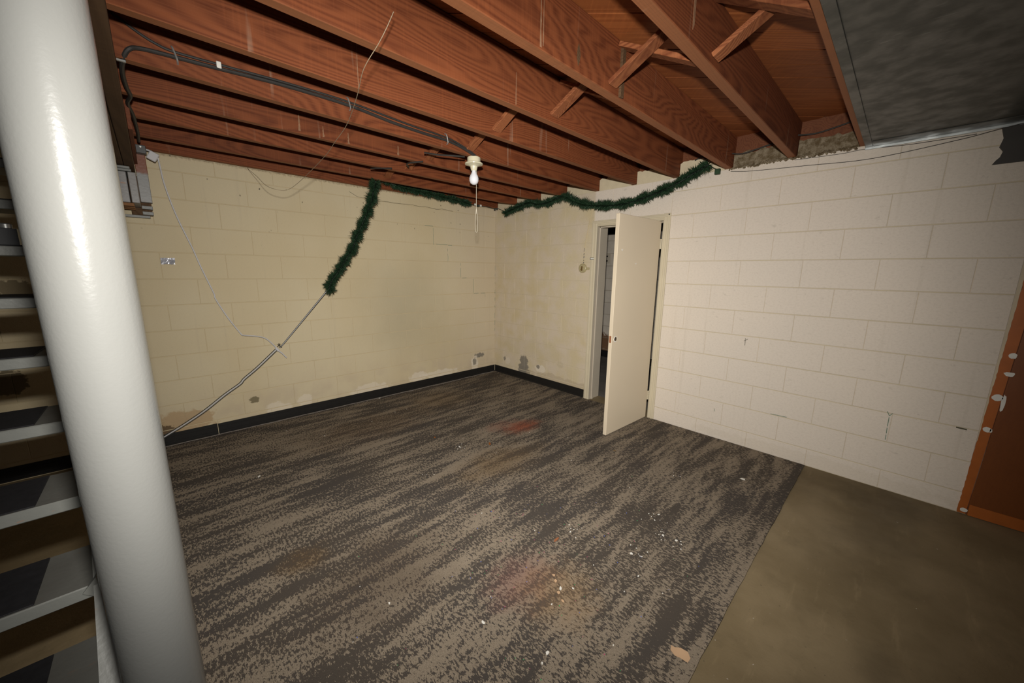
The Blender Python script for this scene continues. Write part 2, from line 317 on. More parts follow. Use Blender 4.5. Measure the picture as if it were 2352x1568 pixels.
M['grey_board'] = grey_paint('grey_painted_board', (0.26, 0.26, 0.25), (0.20, 0.065, 0.03), 2.13)
M['grey_block'] = grey_paint('grey_painted_block_end', (0.22, 0.21, 0.20))
M['rubber'] = plain('black_rubber_tread', (0.015, 0.0145, 0.016), 0.65, 0.2, var=0.35, scale=50, bump=0.0006)
_a = N('galvanised_duct_sheet', 0.42, 0.5); _p = _a.pos(); _a.b.inputs['Metallic'].default_value = 0.15
_k = _a.mix(_a.noise(_p, 7.0, 4.0, 0.6), (0.038, 0.038, 0.032), (0.054, 0.054, 0.046))
_k = _a.mix(_a.ss(_a.noise(_a.vm('MULTIPLY', _p, (60, 14, 1)), 1.0, 3.0, 0.6), 0.62, 0.78, 0, 0.35), _k, (0.20, 0.205, 0.185))
_a.col(_k); _a.bump(_a.noise(_p, 18.0, 3.0), 0.004, 0.35); _a.rough(_a.ss(_a.noise(_p, 12.0, 3.0), 0.3, 0.7, 0.32, 0.55)); M['duct'] = _a.m
M['duct_edge'] = plain('shiny_duct_flange', (0.42, 0.44, 0.43), 0.3, 0.6, 0.6, var=0.3, scale=25)
_a = N('orange_brown_hardboard', 0.45, 0.4); _p = _a.pos()
_k = _a.mix(_a.noise(_a.vm('MULTIPLY', _p, (1, 60, 10)), 1.0, 4.0, 0.6), (0.150, 0.042, 0.008), (0.200, 0.060, 0.011))
_k = _a.mix(_a.ss(_a.noise(_p, 150.0, 2.0), 0.5, 0.75, 0, 0.4), _k, (0.12, 0.035, 0.010))
_a.col(_k); M['hardboard'] = _a.m
M['hardboard_strip'] = plain('orange_brown_strip', (0.38, 0.105, 0.017), 0.5, 0.35, var=0.18, scale=18)
M['lintel'] = plain('dark_grey_painted_lintel', (0.055, 0.050, 0.045), 0.6, 0.25, var=0.2, scale=8)

# ------------------------------------------------------------------ geometry helpers
class MB:
    def __init__(s): s.v = []; s.f = []; s.sm = False
    def add(s, vs, fs):
        k = len(s.v); s.v += [tuple(v) for v in vs]; s.f += [tuple(i + k for i in f) for f in fs]; return s
    def box(s, a, b, bev=0.0, mat=None):
        (x0, y0, z0), (x1, y1, z1) = [min(p, q) for p, q in zip(a, b)], [max(p, q) for p, q in zip(a, b)]
        bev = min(bev, (x1 - x0) * .45, (y1 - y0) * .45, (z1 - z0) * .45)
        if bev <= 0:
            vs = [(x, y, z) for z in (z0, z1) for y in (y0, y1) for x in (x0, x1)]
            fs = [(0, 2, 3, 1), (4, 5, 7, 6), (0, 1, 5, 4), (2, 6, 7, 3), (0, 4, 6, 2), (1, 3, 7, 5)]
        else:
            bm = bmesh.new(); bmesh.ops.create_cube(bm, size=1)
            for v in bm.verts: v.co = Vector(((x0 + x1) / 2 + v.co.x * (x1 - x0), (y0 + y1) / 2 + v.co.y * (y1 - y0), (z0 + z1) / 2 + v.co.z * (z1 - z0)))
            bmesh.ops.bevel(bm, geom=bm.edges[:], offset=bev, segments=1, affect='EDGES')
            bm.verts.index_update(); vs = [v.co[:] for v in bm.verts]; fs = [[v.index for v in f.verts] for f in bm.faces]; bm.free()
        if mat is not None: vs = [tuple(mat @ Vector(v)) for v in vs]
        return s.add(vs, fs)
    def stick(s, a, b, w, h, wdir, bev=0.002):
        """a bar from a to b; w along wdir, h across"""
        a = Vector(a); b = Vector(b); d = b - a; L = d.length; d.normalize()
        W = Vector(wdir); W = (W - d * W.dot(d)).normalized(); Hh = d.cross(W)
        mt = Matrix(((d.x, W.x, Hh.x, a.x), (d.y, W.y, Hh.y, a.y), (d.z, W.z, Hh.z, a.z), (0, 0, 0, 1)))
        return s.box((0, -w / 2, -h / 2), (L, w / 2, h / 2), bev, mt)
    def tube(s, pts, r, n=8, smooth=True, caps=True):
        pts = [Vector(p) for p in pts]
        if smooth and len(pts) > 2: pts = catmull(pts)
        rs = r if isinstance(r, (list, tuple)) else [r] * len(pts)
        if len(rs) != len(pts): rs = [rs[0]] * len(pts)
        up = Vector((0, 0, 1)); k0 = len(s.v); vs = []; fs = []
        t0 = (pts[1] - pts[0]).normalized(); u = t0.cross(up)
        if u.length < 1e-3: u = t0.cross(Vector((1, 0, 0)))
        u.normalize()
        for i, p in enumerate(pts):
            t = (pts[min(i + 1, len(pts) - 1)] - pts[max(i - 1, 0)]).normalized()
            u = (u - t * u.dot(t)); u.normalize(); vv = t.cross(u)
            for j in range(n):
                a = 2 * PI * j / n; vs.append(p + (u * math.cos(a) + vv * math.sin(a)) * rs[i])
        for i in range(len(pts) - 1):
            for j in range(n): fs.append((i * n + j, i * n + (j + 1) % n, (i + 1) * n + (j + 1) % n, (i + 1) * n + j))
        if caps: fs += [tuple(range(n - 1, -1, -1)), tuple(range((len(pts) - 1) * n, len(pts) * n))]
        s.sm = True
        return s.add(vs, fs)
    def lathe(s, c, prof, n=24, axis='Z'):
        vs = []; fs = []; c = Vector(c)
        for (r, h) in prof:
            for j in range(n):
                a = 2 * PI * j / n; x, y = r * math.cos(a), r * math.sin(a)
                q = {'Z': (x, y, h), 'X': (h, x, y), 'Y': (x, h, y)}[axis]; vs.append(c + Vector(q))
        for i in range(len(prof) - 1):
            for j in range(n): fs.append((i * n + j, i * n + (j + 1) % n, (i + 1) * n + (j + 1) % n, (i + 1) * n + j))
        fs += [tuple(range(n)), tuple(range((len(prof) - 1) * n, len(prof) * n))]
        s.sm = True
        return s.add(vs, fs)
    def prism(s, poly, thick, o, ux, uy, un):
        """flat outline poly (2-D) extruded by thick along un"""
        o = Vector(o); ux = Vector(ux); uy = Vector(uy); un = Vector(un); n = len(poly)
        vs = [o + ux * x + uy * y for x, y in poly] + [o + ux * x + uy * y + un * thick for x, y in poly]
        fs = [tuple(range(n)), tuple(range(2 * n - 1, n - 1, -1))] + [(i, n + i, n + (i + 1) % n, (i + 1) % n) for i in range(n)]
        return s.add(vs, fs)
    def build(s, name, mat, parent=None, loc=None):
        me = bpy.data.meshes.new(name); me.from_pydata(s.v, [], s.f)
        bm = bmesh.new(); bm.from_mesh(me); bmesh.ops.recalc_face_normals(bm, faces=bm.faces[:]); bm.to_mesh(me); bm.free()
        if s.sm:
            me.polygons.foreach_set('use_smooth', [True] * len(me.polygons))
            try: me.set_sharp_from_angle(angle=math.radians(40))
            except Exception: pass
        for q in (mat if isinstance(mat, list) else [mat]): me.materials.append(q)
        me.update(); return link(name, me, parent, loc)

def link(name, me, parent=None, loc=None):
    o = bpy.data.objects.new(name, me); C.objects.link(o)
    if parent is not None: o.parent = parent
    if loc is not None: o.location = loc
    return o

def catmull(P, k=6):
    out = []
    for i in range(len(P) - 1):
        a = P[max(i - 1, 0)]; b = P[i]; c = P[i + 1]; d = P[min(i + 2, len(P) - 1)]
        for j in range(k):
            t = j / k
            out.append(0.5 * ((2 * b) + (c - a) * t + (2 * a - 5 * b + 4 * c - d) * t * t + (3 * b - a - 3 * c + d) * t ** 3))
    out.append(P[-1]); return out

def tag(o, label, cat, group=None):
    o['label'] = label; o['category'] = cat
    if group: o['group'] = group
    return o
def empty(name, loc, label=None, cat=None, group=None):
    o = bpy.data.objects.new(name, None); o.empty_display_size = 0.05; C.objects.link(o); o.location = loc
    if label: tag(o, label, cat, group)
    return o
def struct(o): o['kind'] = 'structure'; return o
class Local(MB):
    """collects world coordinates and builds them relative to an origin (the parent Empty)"""
    def __init__(s, o): MB.__init__(s); s.o = Vector(o)
    def build(s, name, mat, parent=None, loc=None):
        s.v = [tuple(Vector(v) - s.o) for v in s.v]; return MB.build(s, name, mat, parent, loc)

# ------------------------------------------------------------------ the setting: floor, block walls
FL = 0.0
XL, YB = -4.75, -5.4          # left and rear extents
CE = 2.285                    # joist undersides
struct(MB().box((XL - 0.2, YB, -0.10), (0.2, 0.2, 0.0)).build('floor', M['slab']))
struct(MB().box((0.2, -3.0, -0.10), (2.3, 0.8, 0.0)).build('floor', M['slab_far']))

BH = 0.2032; BW = 0.4064; Z10 = 0.135; JT = 0.0055; JH = 0.0016
_blk = {}
def block_mesh(wd, ht, mat, key):
    k = (round(wd, 3), round(ht, 3), key)
    if k not in _blk:
        d = 0.0022; b = 0.0018; x, z = wd / 2, ht / 2
        vs = [(sx * (x), 0.012, sz * (z)) for sx, sz in ((-1, -1), (1, -1), (1, 1), (-1, 1))]
        vs += [(sx * (x), -d + b, sz * (z)) for sx, sz in ((-1, -1), (1, -1), (1, 1), (-1, 1))]
        vs += [(sx * (x - b), -d, sz * (z - b)) for sx, sz in ((-1, -1), (1, -1), (1, 1), (-1, 1))]
        fs = [(8, 9, 10, 11)]
        for i in range(4):
            j = (i + 1) % 4; fs += [(i, j, 4 + j, 4 + i), (4 + i, 4 + j, 8 + j, 8 + i)]
        me = bpy.data.meshes.new('concrete_block'); me.from_pydata(vs, [], fs); me.materials.append(mat); me.update(); _blk[k] = me
    return _blk[k]
def courses(top):
    out = [(0.0, Z10, 10)]
    for c in range(9, -1, -1): out.append((Z10 + BH * (9 - c), Z10 + BH * (10 - c), c))
    out.append((Z10 + BH * 10, top, -1)); return out
def lay(parent, mat, key, place, u1, phase_even, phase_odd, top, holes=()):
    """u runs along the wall from 0 to u1; place(u, z) gives location and rotation"""
    n = 0
    for z0, z1, c in courses(top):
        ph = phase_even if c % 2 == 0 else phase_odd
        cuts = [0.0] + [x for x in [ph + BW * i for i in range(-1, 40)] if 0.03 < x < u1 - 0.03] + [u1]
        for a, b in zip(cuts[:-1], cuts[1:]):
            segs = [(a, b)]
            for (h0, h1, hz) in holes:
                if (z0 + z1) / 2 < hz:
                    ns = []
                    for s0, s1 in segs:
                        if s1 <= h0 or s0 >= h1: ns.append((s0, s1)); continue
                        if s0 < h0: ns.append((s0, h0))
                        if s1 > h1: ns.append((h1, s1))
                    segs = ns
            for s0, s1 in segs:
                if s1 - s0 < 0.03: continue
                me = block_mesh(s1 - s0 - JH, z1 - z0 - JT, mat, key)
                o = link('concrete_block', me, parent); loc, rz = place((s0 + s1) / 2, (z0 + z1) / 2, random.uniform(-0.0006, 0.0006))
                o.location = loc; o.rotation_euler = (random.uniform(-.001, .001), 0, rz + random.uniform(-.001, .001)); n += 1
    return n
# back wall (the left one in the photograph), plane y = 0
wb = struct(MB().box((XL, 0.0, 0.0), (0.0, 0.20, CE)).build('wall_back', M['mortar']))
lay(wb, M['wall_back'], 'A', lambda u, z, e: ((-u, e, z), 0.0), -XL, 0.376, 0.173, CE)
# right wall, plane x = 0, with the doorway
DY0, DY1, DZ = -1.655, -2.372, 1.927       # doorway: left side, right side, head
mb = MB()
mb.box((0, DY0 + 0.02, 0), (0.20, 0.0, CE)).box((0, -5.3, 0), (0.20, DY1 - 0.02, CE)).box((0, DY1 - 0.02, DZ + 0.02), (0.20, DY0 + 0.02, CE))
wr = struct(mb.build('wall_right', M['mortar_right']))
lay(wr, M['wall_right'], 'B', lambda u, z, e: ((e, -u, z), -PI / 2), 4.425, 0.4016, 0.1984, CE, holes=[(-DY0 - 0.02, -DY1 + 0.02, 1.96)])
# room beyond the doorway
wf = struct(MB().box((2.084, -2.9, 0), (2.25, 0.7, 2.06)).build('wall_far', M['mortar_far']))
lay(wf, M['wall_far'], 'F', lambda u, z, e: ((2.08 + e, 0.6 - u, z), -PI / 2), 3.4, 0.33, 0.13, 2.06)
for o in wf.children: pass
struct(MB().box((0.2, 0.68, 0), (2.1, 0.75, 2.5)).build('wall_far_side', M['mortar_far']))
fb = MB().box((2.0, -2.9, 2.06), (2.25, 0.7, 2.45), 0.004); struct(fb.build('trim_2', M['lintel']))
struct(MB().box((2.062, -2.9, 0.0), (2.078, 0.68, 0.115), 0.003).build('baseboard_far', M['black']))
# outlet cover on the far wall
oc = empty('outlet_cover', (2.07, -0.49, 1.67), 'pale outlet cover plate on the block wall seen through the doorway', 'outlet')
Local(oc.location).box((2.066, -0.545, 1.60), (2.078, -0.44, 1.76), 0.003).build('plate', M['jamb'], oc)
for dz in (-0.035, 0.04): Local(oc.location).box((2.063, -0.50, 1.675 + dz - .012), (2.068, -0.47, 1.675 + dz + .012), 0.002).build('socket', M['black_plastic'], oc)

# carpet
cp = MB(); n = 60
edge = [(-3.645 + (3.630) * i / n, -3.656 + random.uniform(-.0018, .0018)) for i in range(n + 1)]
poly = [(-3.645, -0.012)] + edge + [(-0.012, -0.012)]
cp.prism(poly, 0.008, (0, 0, 0.0005), (1, 0, 0), (0, 1, 0), (0, 0, 1))
cpo = cp.build('carpet', M['carpet']); tag(cpo, 'grey and tan streaked low-pile carpet covering most of the concrete floor', 'carpet')

fe = MB().tube([(-3.62 + 3.58 * i / 40, -0.030 + random.uniform(-.006, .006) - (.010 if 22 < i < 34 else 0) + (.008 if i > 36 else 0), 0.0100) for i in range(41)], 0.0042, 6)
fe.build('frayed_edge', M['carpet_edge'], cpo)
# baseboards (black vinyl cove base)
def base_strip(parent, a, b, wall, h=0.102):
    x = Local(parent.location)
    if wall == 'A':
        x.box((a, -0.006, 0.012), (b, -0.001, h), 0.001); x.box((a, -0.012, 0.008), (b, -0.004, 0.022), 0.003)
        for z in (0.035, 0.075): x.box((a, -0.0075, z), (b, -0.005, z + 0.004), 0.001)
    else:
        x.box((-0.006, a, 0.012), (-0.001, b, h), 0.001); x.box((-0.012, a, 0.008), (-0.004, b, 0.022), 0.003)
    x.build('base_strip', M['black'], parent)
ba = struct(empty('baseboard_back', (0, -0.004, 0)))
base_strip(ba, -4.70, -3.226, 'A', 0.106); base_strip(ba, -3.222, -0.006, 'A')
br = struct(empty('baseboard_right', (-0.004, 0, 0)))
base_strip(br, -1.583, -0.012, 'B', 0.104)

# ------------------------------------------------------------------ door trim and door
tr = struct(empty('trim_1', (0, -2.0, 0)))
o0 = tr.location
def casing_v(y0, y1, z1):
    x = Local(o0); s = 1 if y1 > y0 else -1
    x.box((-0.014, y0, 0.004), (0.0, y1, z1), 0.003)
    x.box((-0.021, y0 + s * 0.012, 0.004), (-0.012, y0 + s * 0.030, z1 - 0.012), 0.003)
    x.box((-0.018, y1 - s * 0.020, 0.004), (-0.012, y1 - s * 0.006, z1 - 0.020), 0.003)
    return x
casing_v(-1.592, -1.658, 1.985).build('side_casing', M['casing'], tr)
casing_v(-2.438, -2.372, 1.988).build('side_casing', M['casing'], tr)
x = Local(o0); x.box((-0.0145, -2.372, 1.926), (0, -1.658, 1.985), 0.003).box((-0.021, -2.41, 1.955), (-0.012, -1.62, 1.973), 0.003).box((-0.018, -2.375, 1.932), (-0.012, -1.655, 1.945), 0.003)
x.build('head_casing', M['casing'], tr)
Local(o0).box((-0.004, DY0, 0), (0.20, DY0 + 0.02, DZ), 0.001).build('jamb', M['jamb'], tr)
Local(o0).box((-0.004, DY1 - 0.02, 0), (0.20, DY1, DZ), 0.001).build('jamb', M['jamb'], tr)
Local(o0).box((-0.004, DY1 - 0.02, DZ), (0.20, DY0 + 0.02, DZ + 0.02), 0.001).build('head_jamb', M['jamb'], tr)
Local(o0).box((0.040, DY0 - 0.012, 0), (0.075, DY0, DZ), 0.002).build('door_stop', M['jamb'], tr)
Local(o0).box((0.040, DY1, 0), (0.075, DY1 + 0.012, DZ), 0.002).build('door_stop', M['jamb'], tr)
Local(o0).box((0.040, DY1, DZ - 0.012), (0.075, DY0, DZ), 0.002).build('door_stop', M['jamb'], tr)
for z in (0.20, 0.29): pass
Local(o0).lathe((-0.0215, -2.425, 1.975), [(0.0, -0.002), (0.006, -0.001), (0.006, 0.003)], 10, 'X').build('nail_head', M['black_plastic'], tr)

hx, hy = -0.024, -2.368
dr = struct(empty('door_1', (hx, hy, 0)))
ang = math.atan2((-2.342) - hy, (-0.722) - hx)     # direction of the leaf from the hinge
dr.rotation_euler = (0, 0, ang)
DL, DT, DH = 0.70, 0.034, 1.917
# local frame: +x along the leaf, -y into the doorway side (away from the camera); camera sees local +y
def dlocal(name, a, b, mat, bev=0.002):
    return MB().box(a, b, bev).build(name, mat, dr)
bm = bmesh.new(); 
leaf = dlocal('door_leaf', (0.012, -DT, 0.018), (DL, 0.0, DH), M['door'], 0.0025)
for z in (1.715, 0.245):
    h = MB(); h.box((-0.012, -0.004, z - 0.045), (0.014, 0.002, z + 0.045), 0.001); h.box((0.010, -DT + .004, z - 0.045), (0.0128, -0.002, z + 0.045), 0.0006)
    for i in range(5): h.lathe((0.0, 0.004, z - 0.045 + 0.018 * i), [(0.0, 0), (0.0062, 0.0008), (0.0062, 0.0168), (0.0, 0.0176)], 10)
    h.build('hinge', M['casing'], dr)
# bored hole for the missing knob and the empty latch mortise
hz = 0.888; hxk = DL - 0.052
hole = MB(); hole.lathe((hxk, 0.0012, hz), [(0.019, -0.010), (0.019, 0.0008), (0.0255, 0.001), (0.0265, -0.0012)], 20, 'Y')
ho = hole.build('knob_hole_ring', M['white_paint'], dr)
MB().lathe((hxk, 0.0014, hz), [(0.0, 0.0), (0.0195, 0.0005)], 20, 'Y').build('knob_hole', M['brass'], dr)
MB().box((hxk - 0.004, 0.001, hz - .012), (hxk + .012, 0.0030, hz + .014), 0.001).build('knob_hole_core', M['black_plastic'], dr)
MB().box((DL - 0.001, -0.027, hz - 0.030), (DL + 0.0008, -0.007, hz + 0.030), 0.0004).build('latch_mortise', M['bark'], dr)
for (u, z, wq, hq) in [(DL - 0.075, 1.625, 0.020, 0.014), (DL - 0.30, 1.52, 0.022, 0.010)]:
    MB().prism([(0, 0), (wq, hq * .4), (wq * .8, hq), (wq * .3, hq * .8), (-wq * .2, hq * 1.3)], 0.0012, (u, 0.0, z), (1, 0, 0), (0, 0, 1), (0, 1, 0)).build('torn_paint_flap', M['white_paint'], dr)

# door hook plate on the casing
hk = empty('latch_hook', (-0.02, -1.605, 1.594), 'small metal hook latch on the left door casing', 'latch')
k = Local(hk.location); k.box((-0.026, -1.640, 1.583), (-0.021, -1.597, 1.588)).box((-0.026, -1.640, 1.600), (-0.021, -1.597, 1.605)).box((-0.026, -1.600, 1.583), (-0.0205, -1.596, 1.605)); k.build('hook', M['metal'], hk)
Local(hk.location).box((-0.0225, -1.640, 1.585), (-0.0205, -1.600, 1.603)).build('plate', M['white_paint'], hk)

# ------------------------------------------------------------------ ceiling: subfloor boards, joists, bridging, sill
JN = [-3.700, -3.315, -2.897, -2.475, -2.068, -1.647, -1.223, -0.829, -0.420, -0.050]   # near (camera side) faces
JT_ = [0.045, 0.050, 0.050, 0.048, 0.048, 0.048, 0.045, 0.045, 0.045, 0.045]
SF = 2.530
ce = struct(MB().box((-3.62, -5.0, SF + 0.024), (0.25, 0.05, SF + 0.05)).build('ceiling', M['gap']))
bwid = 0.1315; c0 = -3.333
q = math.sqrt(0.5)
for k in range(-20, 27):
    cc = c0 + bwid * k + bwid / 2      # (x+y)/sqrt2 of the board centre line
    # board centre line: x = cc*q*... ; along (1,-1)
    # clip to the rectangle x in [-3.6,0.06], y in [-4.2,-0.01]
    s_lo, s_hi = -9.0, 9.0             # point = (cc*q + s*q, cc*q - s*q)
    s_lo = max(s_lo, (-3.60 - cc * q) / q, (cc * q - (-0.02)) / q); s_hi = min(s_hi, (0.07 - cc * q) / q, (cc * q - (-4.3)) / q)
    if s_hi - s_lo < 0.15: continue
    L = s_hi - s_lo; cen = ((s_lo + s_hi) / 2)
    b = MB().box((-L / 2, -(bwid - 0.005) / 2, 0), (L / 2, (bwid - 0.005) / 2, 0.021), 0.0).build('floor_board', M['board'], ce)
    b.location = (cc * q + cen * q, cc * q - cen * q, SF + random.uniform(-.0012, .0012)); b.rotation_euler = (0, 0, -PI / 4)

ordn = ['first', 'second', 'third', 'fourth', 'fifth', 'sixth', 'seventh', 'eighth', 'ninth', 'tenth']
lab = ['red-brown ceiling joist along the left edge of the metal duct panel',
       'wide dark-faced ceiling joist with a pale drip, first clear of the duct',
       'ceiling joist with a long split knot, second clear of the duct',
       'ceiling joist, third clear of the duct, ending just left of the garland top',
       'ceiling joist crossed by the thin hanging wire, fourth clear of the duct',
       'ceiling joist carrying the stapled black cables and the bare bulb lamp',
       'ceiling joist with white drips just behind the bulb lamp',
       'thin-looking ceiling joist, third from the back block wall',
       'ceiling joist from which the hanging garland starts, second from back wall',
       'ceiling joist lying on top of the back block wall']
for i, (yn, t) in enumerate(zip(JN, JT_)):
    x0 = -3.60; x1 = 0.0 if i > 0 else -0.005
    bmx = MB(); z0 = CE + (0.004 if i % 3 == 1 else 0.0)
    if i == 9: x1 = -0.001
    bmx.box((x0, yn, z0), (x1 + 0.05 if i != 9 else x1, yn + t, SF - 0.001), 0.003)
    jo = bmx.build('ceiling_joist', M['joist'] if i != 1 else M['joist'])
    tag(jo, lab[i], 'joist', 'ceiling joists')
    if i == 2:   # split knot scar and a dark vertical strip
        kp = [(0, 0.0), (0.009, 0.02), (0.014, 0.045), (0.008, 0.070), (0.0, 0.088), (-0.008, 0.065), (-0.010, 0.032)]
        MB().prism(kp, 0.003, (-2.062, yn - 0.0008, 2.308), (1, 0, 0), (0, 0, 1), (0, 1, 0)).build('split_knot', M['girder'], jo)
        MB().box((-1.735, yn - 0.012, z0 + 0.002), (-1.705, yn + 0.002, SF - 0.02), 0.002).build('dark_strip', M['girder'], jo)
    for (xd, za, zb_, wd_) in {2: [(-2.300, 2.500, 2.292, .007), (-2.285, 2.48, 2.300, .004)], 6: [(-2.400, 2.36, 2.292, .009), (-2.560, 2.36, 2.296, .008), (-2.035, 2.36, 2.294, .010), (-2.700, 2.40, 2.300, .009)], 4: [(-2.665, 2.52, 2.29, .003)], 3: [(-2.02, 2.44, 2.29, .004)]}.get(i, []):
        n_ = 7; L_ = [(-wd_ * random.uniform(.3, 1.0) * (0.35 + .65 * k / n_), (zb_ - za) * k / n_) for k in range(n_ + 1)]; R_ = [(wd_ * random.uniform(.3, 1.0) * (0.35 + .65 * k / n_), (zb_ - za) * k / n_) for k in range(n_, -1, -1)]
        MB().prism(L_ + R_, 0.0008, (xd, yn - 0.0006, za), (1, 0, 0), (0, 0, 1), (0, 1, 0)).build('drip_stain', M['drip'], jo)
    if i == 1:
        kp = [(0, 0), (0.012, 0.02), (0.010, 0.14), (0.004, 0.20), (-0.008, 0.18), (-0.006, 0.05)]
        MB().prism(kp, 0.0012, (-1.93, yn - 0.0008, 2.33), (1, 0, 0), (0, 0, 1), (0, 1, 0)).build('dried_drip', M['drip'], jo)
# cross bridging sticks
bx = {0: -1.700, 1: -1.800, 2: -1.720, 3: -1.800, 4: -1.690, 5: -1.780, 6: -1.745, 7: -1.745}
names = ['beside the duct', 'in the second bay from the duct', 'in the third bay from the duct', 'in the fourth bay from the duct', 'just above the bulb lamp', 'just left behind the bulb lamp', 'second bay behind the bulb lamp', 'in the bay nearest the back wall']
for b in range(8):
    yl = JN[b + 1] + 0.0; yh = JN[b] + JT_[b]        # J(b+1) near face (far from camera), J(b) far face
    w_ = 0.066; h_ = 0.020
    lo, hi = CE + 0.022, SF - 0.030
    s1 = MB().stick((bx[b], yl - 0.002, lo + 0.012), (bx[b], yh + 0.002, hi), w_, h_, (1, 0, 0)).build('bridging_stick', M['stick'])
    tag(s1, 'bridging stick ' + names[b] + ', rising towards the duct', 'bridging', 'cross bridging sticks')
    for dx, dy in ((-.014, .010), (.012, .014), (.0, .024)):
        nz = MB().lathe((bx[b] + dx, yl - dy, lo + dy * .5 + 0.0015), [(0, -.002), (.0035, -.001), (.0035, .002)], 8).build('nail_head', M['joist_dark'], s1)
    xx = bx[b] + (0.074 if b != 0 else -0.074)
    s2 = MB().stick((xx, yl - 0.002, hi + 0.010), (xx, yh + 0.002, lo + 0.006), w_, h_, (1, 0, 0)).build('bridging_stick', M['stick'])
    tag(s2, 'bridging stick ' + names[b] + ', falling towards the duct', 'bridging', 'cross bridging sticks')

# wall-head infill between the joists on the right wall
for i in range(9):
    ya = JN[i + 1] - 0.004; yb = JN[i] + JT_[i] + 0.004
    pts = []; n = 14; mb = MB()
    top = 2.40 if i >= 2 else 2.395
    # lumpy top edge
    prof = [(yb + (ya - yb) * j / n, top + random.uniform(-.012, .012)) for j in range(n + 1)]
    polyg = [(yb, CE - 0.004)] + prof + [(ya, CE - 0.004)]
    mb.prism([(a_, b_) for a_, b_ in polyg], 0.16, (-0.001 if i >= 2 else 0.010, 0, 0), (0, 1, 0), (0, 0, 1), (1, 0, 0))
    mb.build('mortar_fill', M['cream_fill'] if i >= 2 else M['rough_mortar'], wr)
sp = struct(MB().box((0.045, -4.4, 2.385), (0.085, -0.02, SF + 0.018), 0.002).build('trim_3', M['joist_dark']))
# rough lip of mortar under the bays beside the duct
lip = MB()
for i in range(92):
    y = -2.88 - 0.76 * i / 91
    lip.lathe((0.0, y, CE + random.uniform(-.012, .006)), [(0, -.010), (random.uniform(.006, .011), -.004), (random.uniform(.005, .010), .006), (0, .011)], 6)
lp = lip.build('mortar_lip', M['rough_mortar'], wr); lp['kind'] = 'stuff'

# ------------------------------------------------------------------ girder, post, bearing stack
gd = empty('girder', (-3.55, -2.0, 2.10), 'dark wooden girder running over the white post to the back wall', 'beam')
for k, (xa, xb) in enumerate(((-3.632, -3.583), (-3.581, -3.532), (-3.530, -3.481))):
    Local(gd.location).box((xa, -4.9, 2.100), (xb, -0.002, CE - 0.002), 0.003).build('plank', M['girder'], gd)
Local(gd.location).box((-3.480, -1.05, 2.16), (-3.462, -0.11, CE - 0.003), 0.002).build('side_board', M['side_board'], gd)

px, py, pr = -3.5545, -3.06, 0.0575
po = empty('support_post', (px, py, 0), 'glossy round off-white steel post in the left foreground', 'post')
sh = Local(po.location); sh.lathe((px, py, 0), [(pr - .004, 0.010), (pr, 0.014), (pr, 0.6), (pr, 1.2), (pr, 1.7), (pr, 2.086), (pr - .004, 2.090)], 64); sh.build('shaft', M['post'], po)
Local(po.location).box((px - .075, py - .075, 0.0090), (px + .075, py + .075, 0.016), 0.002).build('base_plate', M['post'], po)
Local(po.location).box((px - .075, py - .075, 2.088), (px + .075, py + .075, 2.098), 0.002).build('cap_plate', M['post'], po)

bs = empty('bearing_stack', (-3.55, -0.1, 1.80), 'stack of grey painted boards and blocks under the girder end at the back wall', 'bracket')
L0 = bs.location
Local(L0).box((-3.478, -0.105, 1.906), (-3.417, -0.060, CE - 0.004), 0.003).build('upright_board', M['grey_board'], bs)
Local(L0).box((-3.520, -0.350, 1.868), (-3.481, -0.004, 2.062), 0.003).build('bearing_block', M['grey_block'], bs)
Local(L0).box((-3.575, -0.340, 1.868), (-3.527, -0.004, 2.062), 0.003).build('bearing_block', M['grey_block'], bs)
Local(L0).box((-3.640, -0.350, 2.064), (-3.500, -0.004, 2.079), 0.002).build('shim', M['grey'], bs)
Local(L0).box((-3.640, -0.345, 2.081), (-3.505, -0.004, 2.097), 0.002).build('shim', M['grey'], bs)
for k, y in enumerate((-0.315, -0.215, -0.115)):
    Local(L0).box((-3.78, y - 0.028, 1.846), (-3.512, y + 0.028, 1.866), 0.002).build('slat', M['raw_slat'], bs)
Local(L0).box((-3.78, -0.05, 1.800), (-3.44, -0.006, 1.818), 0.002).build('slat', M['grey'], bs)
for z in (1.872, 1.832): Local(L0).box((-3.478, -0.085, z - 0.012), (-3.420, -0.006, z + 0.012), 0.002).build('slat', M['grey'], bs)
Local(L0).box((-3.535, -0.055, 1.818), (-3.425, -0.008, 2.090), 0.002).build('backing_strip', M['girder'], bs)

# ------------------------------------------------------------------ staircase
stx = empty('staircase', (-4.1, -2.6, 0), 'grey open-riser wooden staircase with black rubber treads behind the post', 'staircase')
S0 = stx.location
RISE, RUN = 0.190, 0.189
XR, XLs = -3.700, -4.52
def nose(nn): return -2.537 + RUN * (nn - 3)
def stringer(xa, xb):
    # sloped board in plane x = const : upper edge through the tread noses
    poly = []
    y0, z0 = nose(0.12), RISE * 0.12
    y1, z1 = nose(12.4), RISE * 12.4
    d = Vector((y1 - y0, z1 - z0)).normalized(); nrm = Vector((d.y, -d.x))
    A = Vector((y0, z0)) - nrm * 0.004; B = Vector((y1, z1)) - nrm * 0.004
    hgt = 0.235
    # cut flat on the floor
    p1 = A; p2 = B; p3 = B + nrm * hgt
    t = (0.009 - (A + nrm * hgt).y) / d.y; p4 = (A + nrm * hgt) + d * t
    t2 = (0.009 - A.y) / d.y; p5 = A + d * t2
    x = Local(S0); x.prism([(p5.x, p5.y), (p2.x, p2.y), (p3.x, p3.y), (p4.x, p4.y)], xb - xa, (xa, 0, 0), (0, 1, 0), (0, 0, 1), (1, 0, 0))
    return x.build('stringer', M['grey'], stx)
stringer(-3.700, -3.662); stringer(-4.560, -4.522)
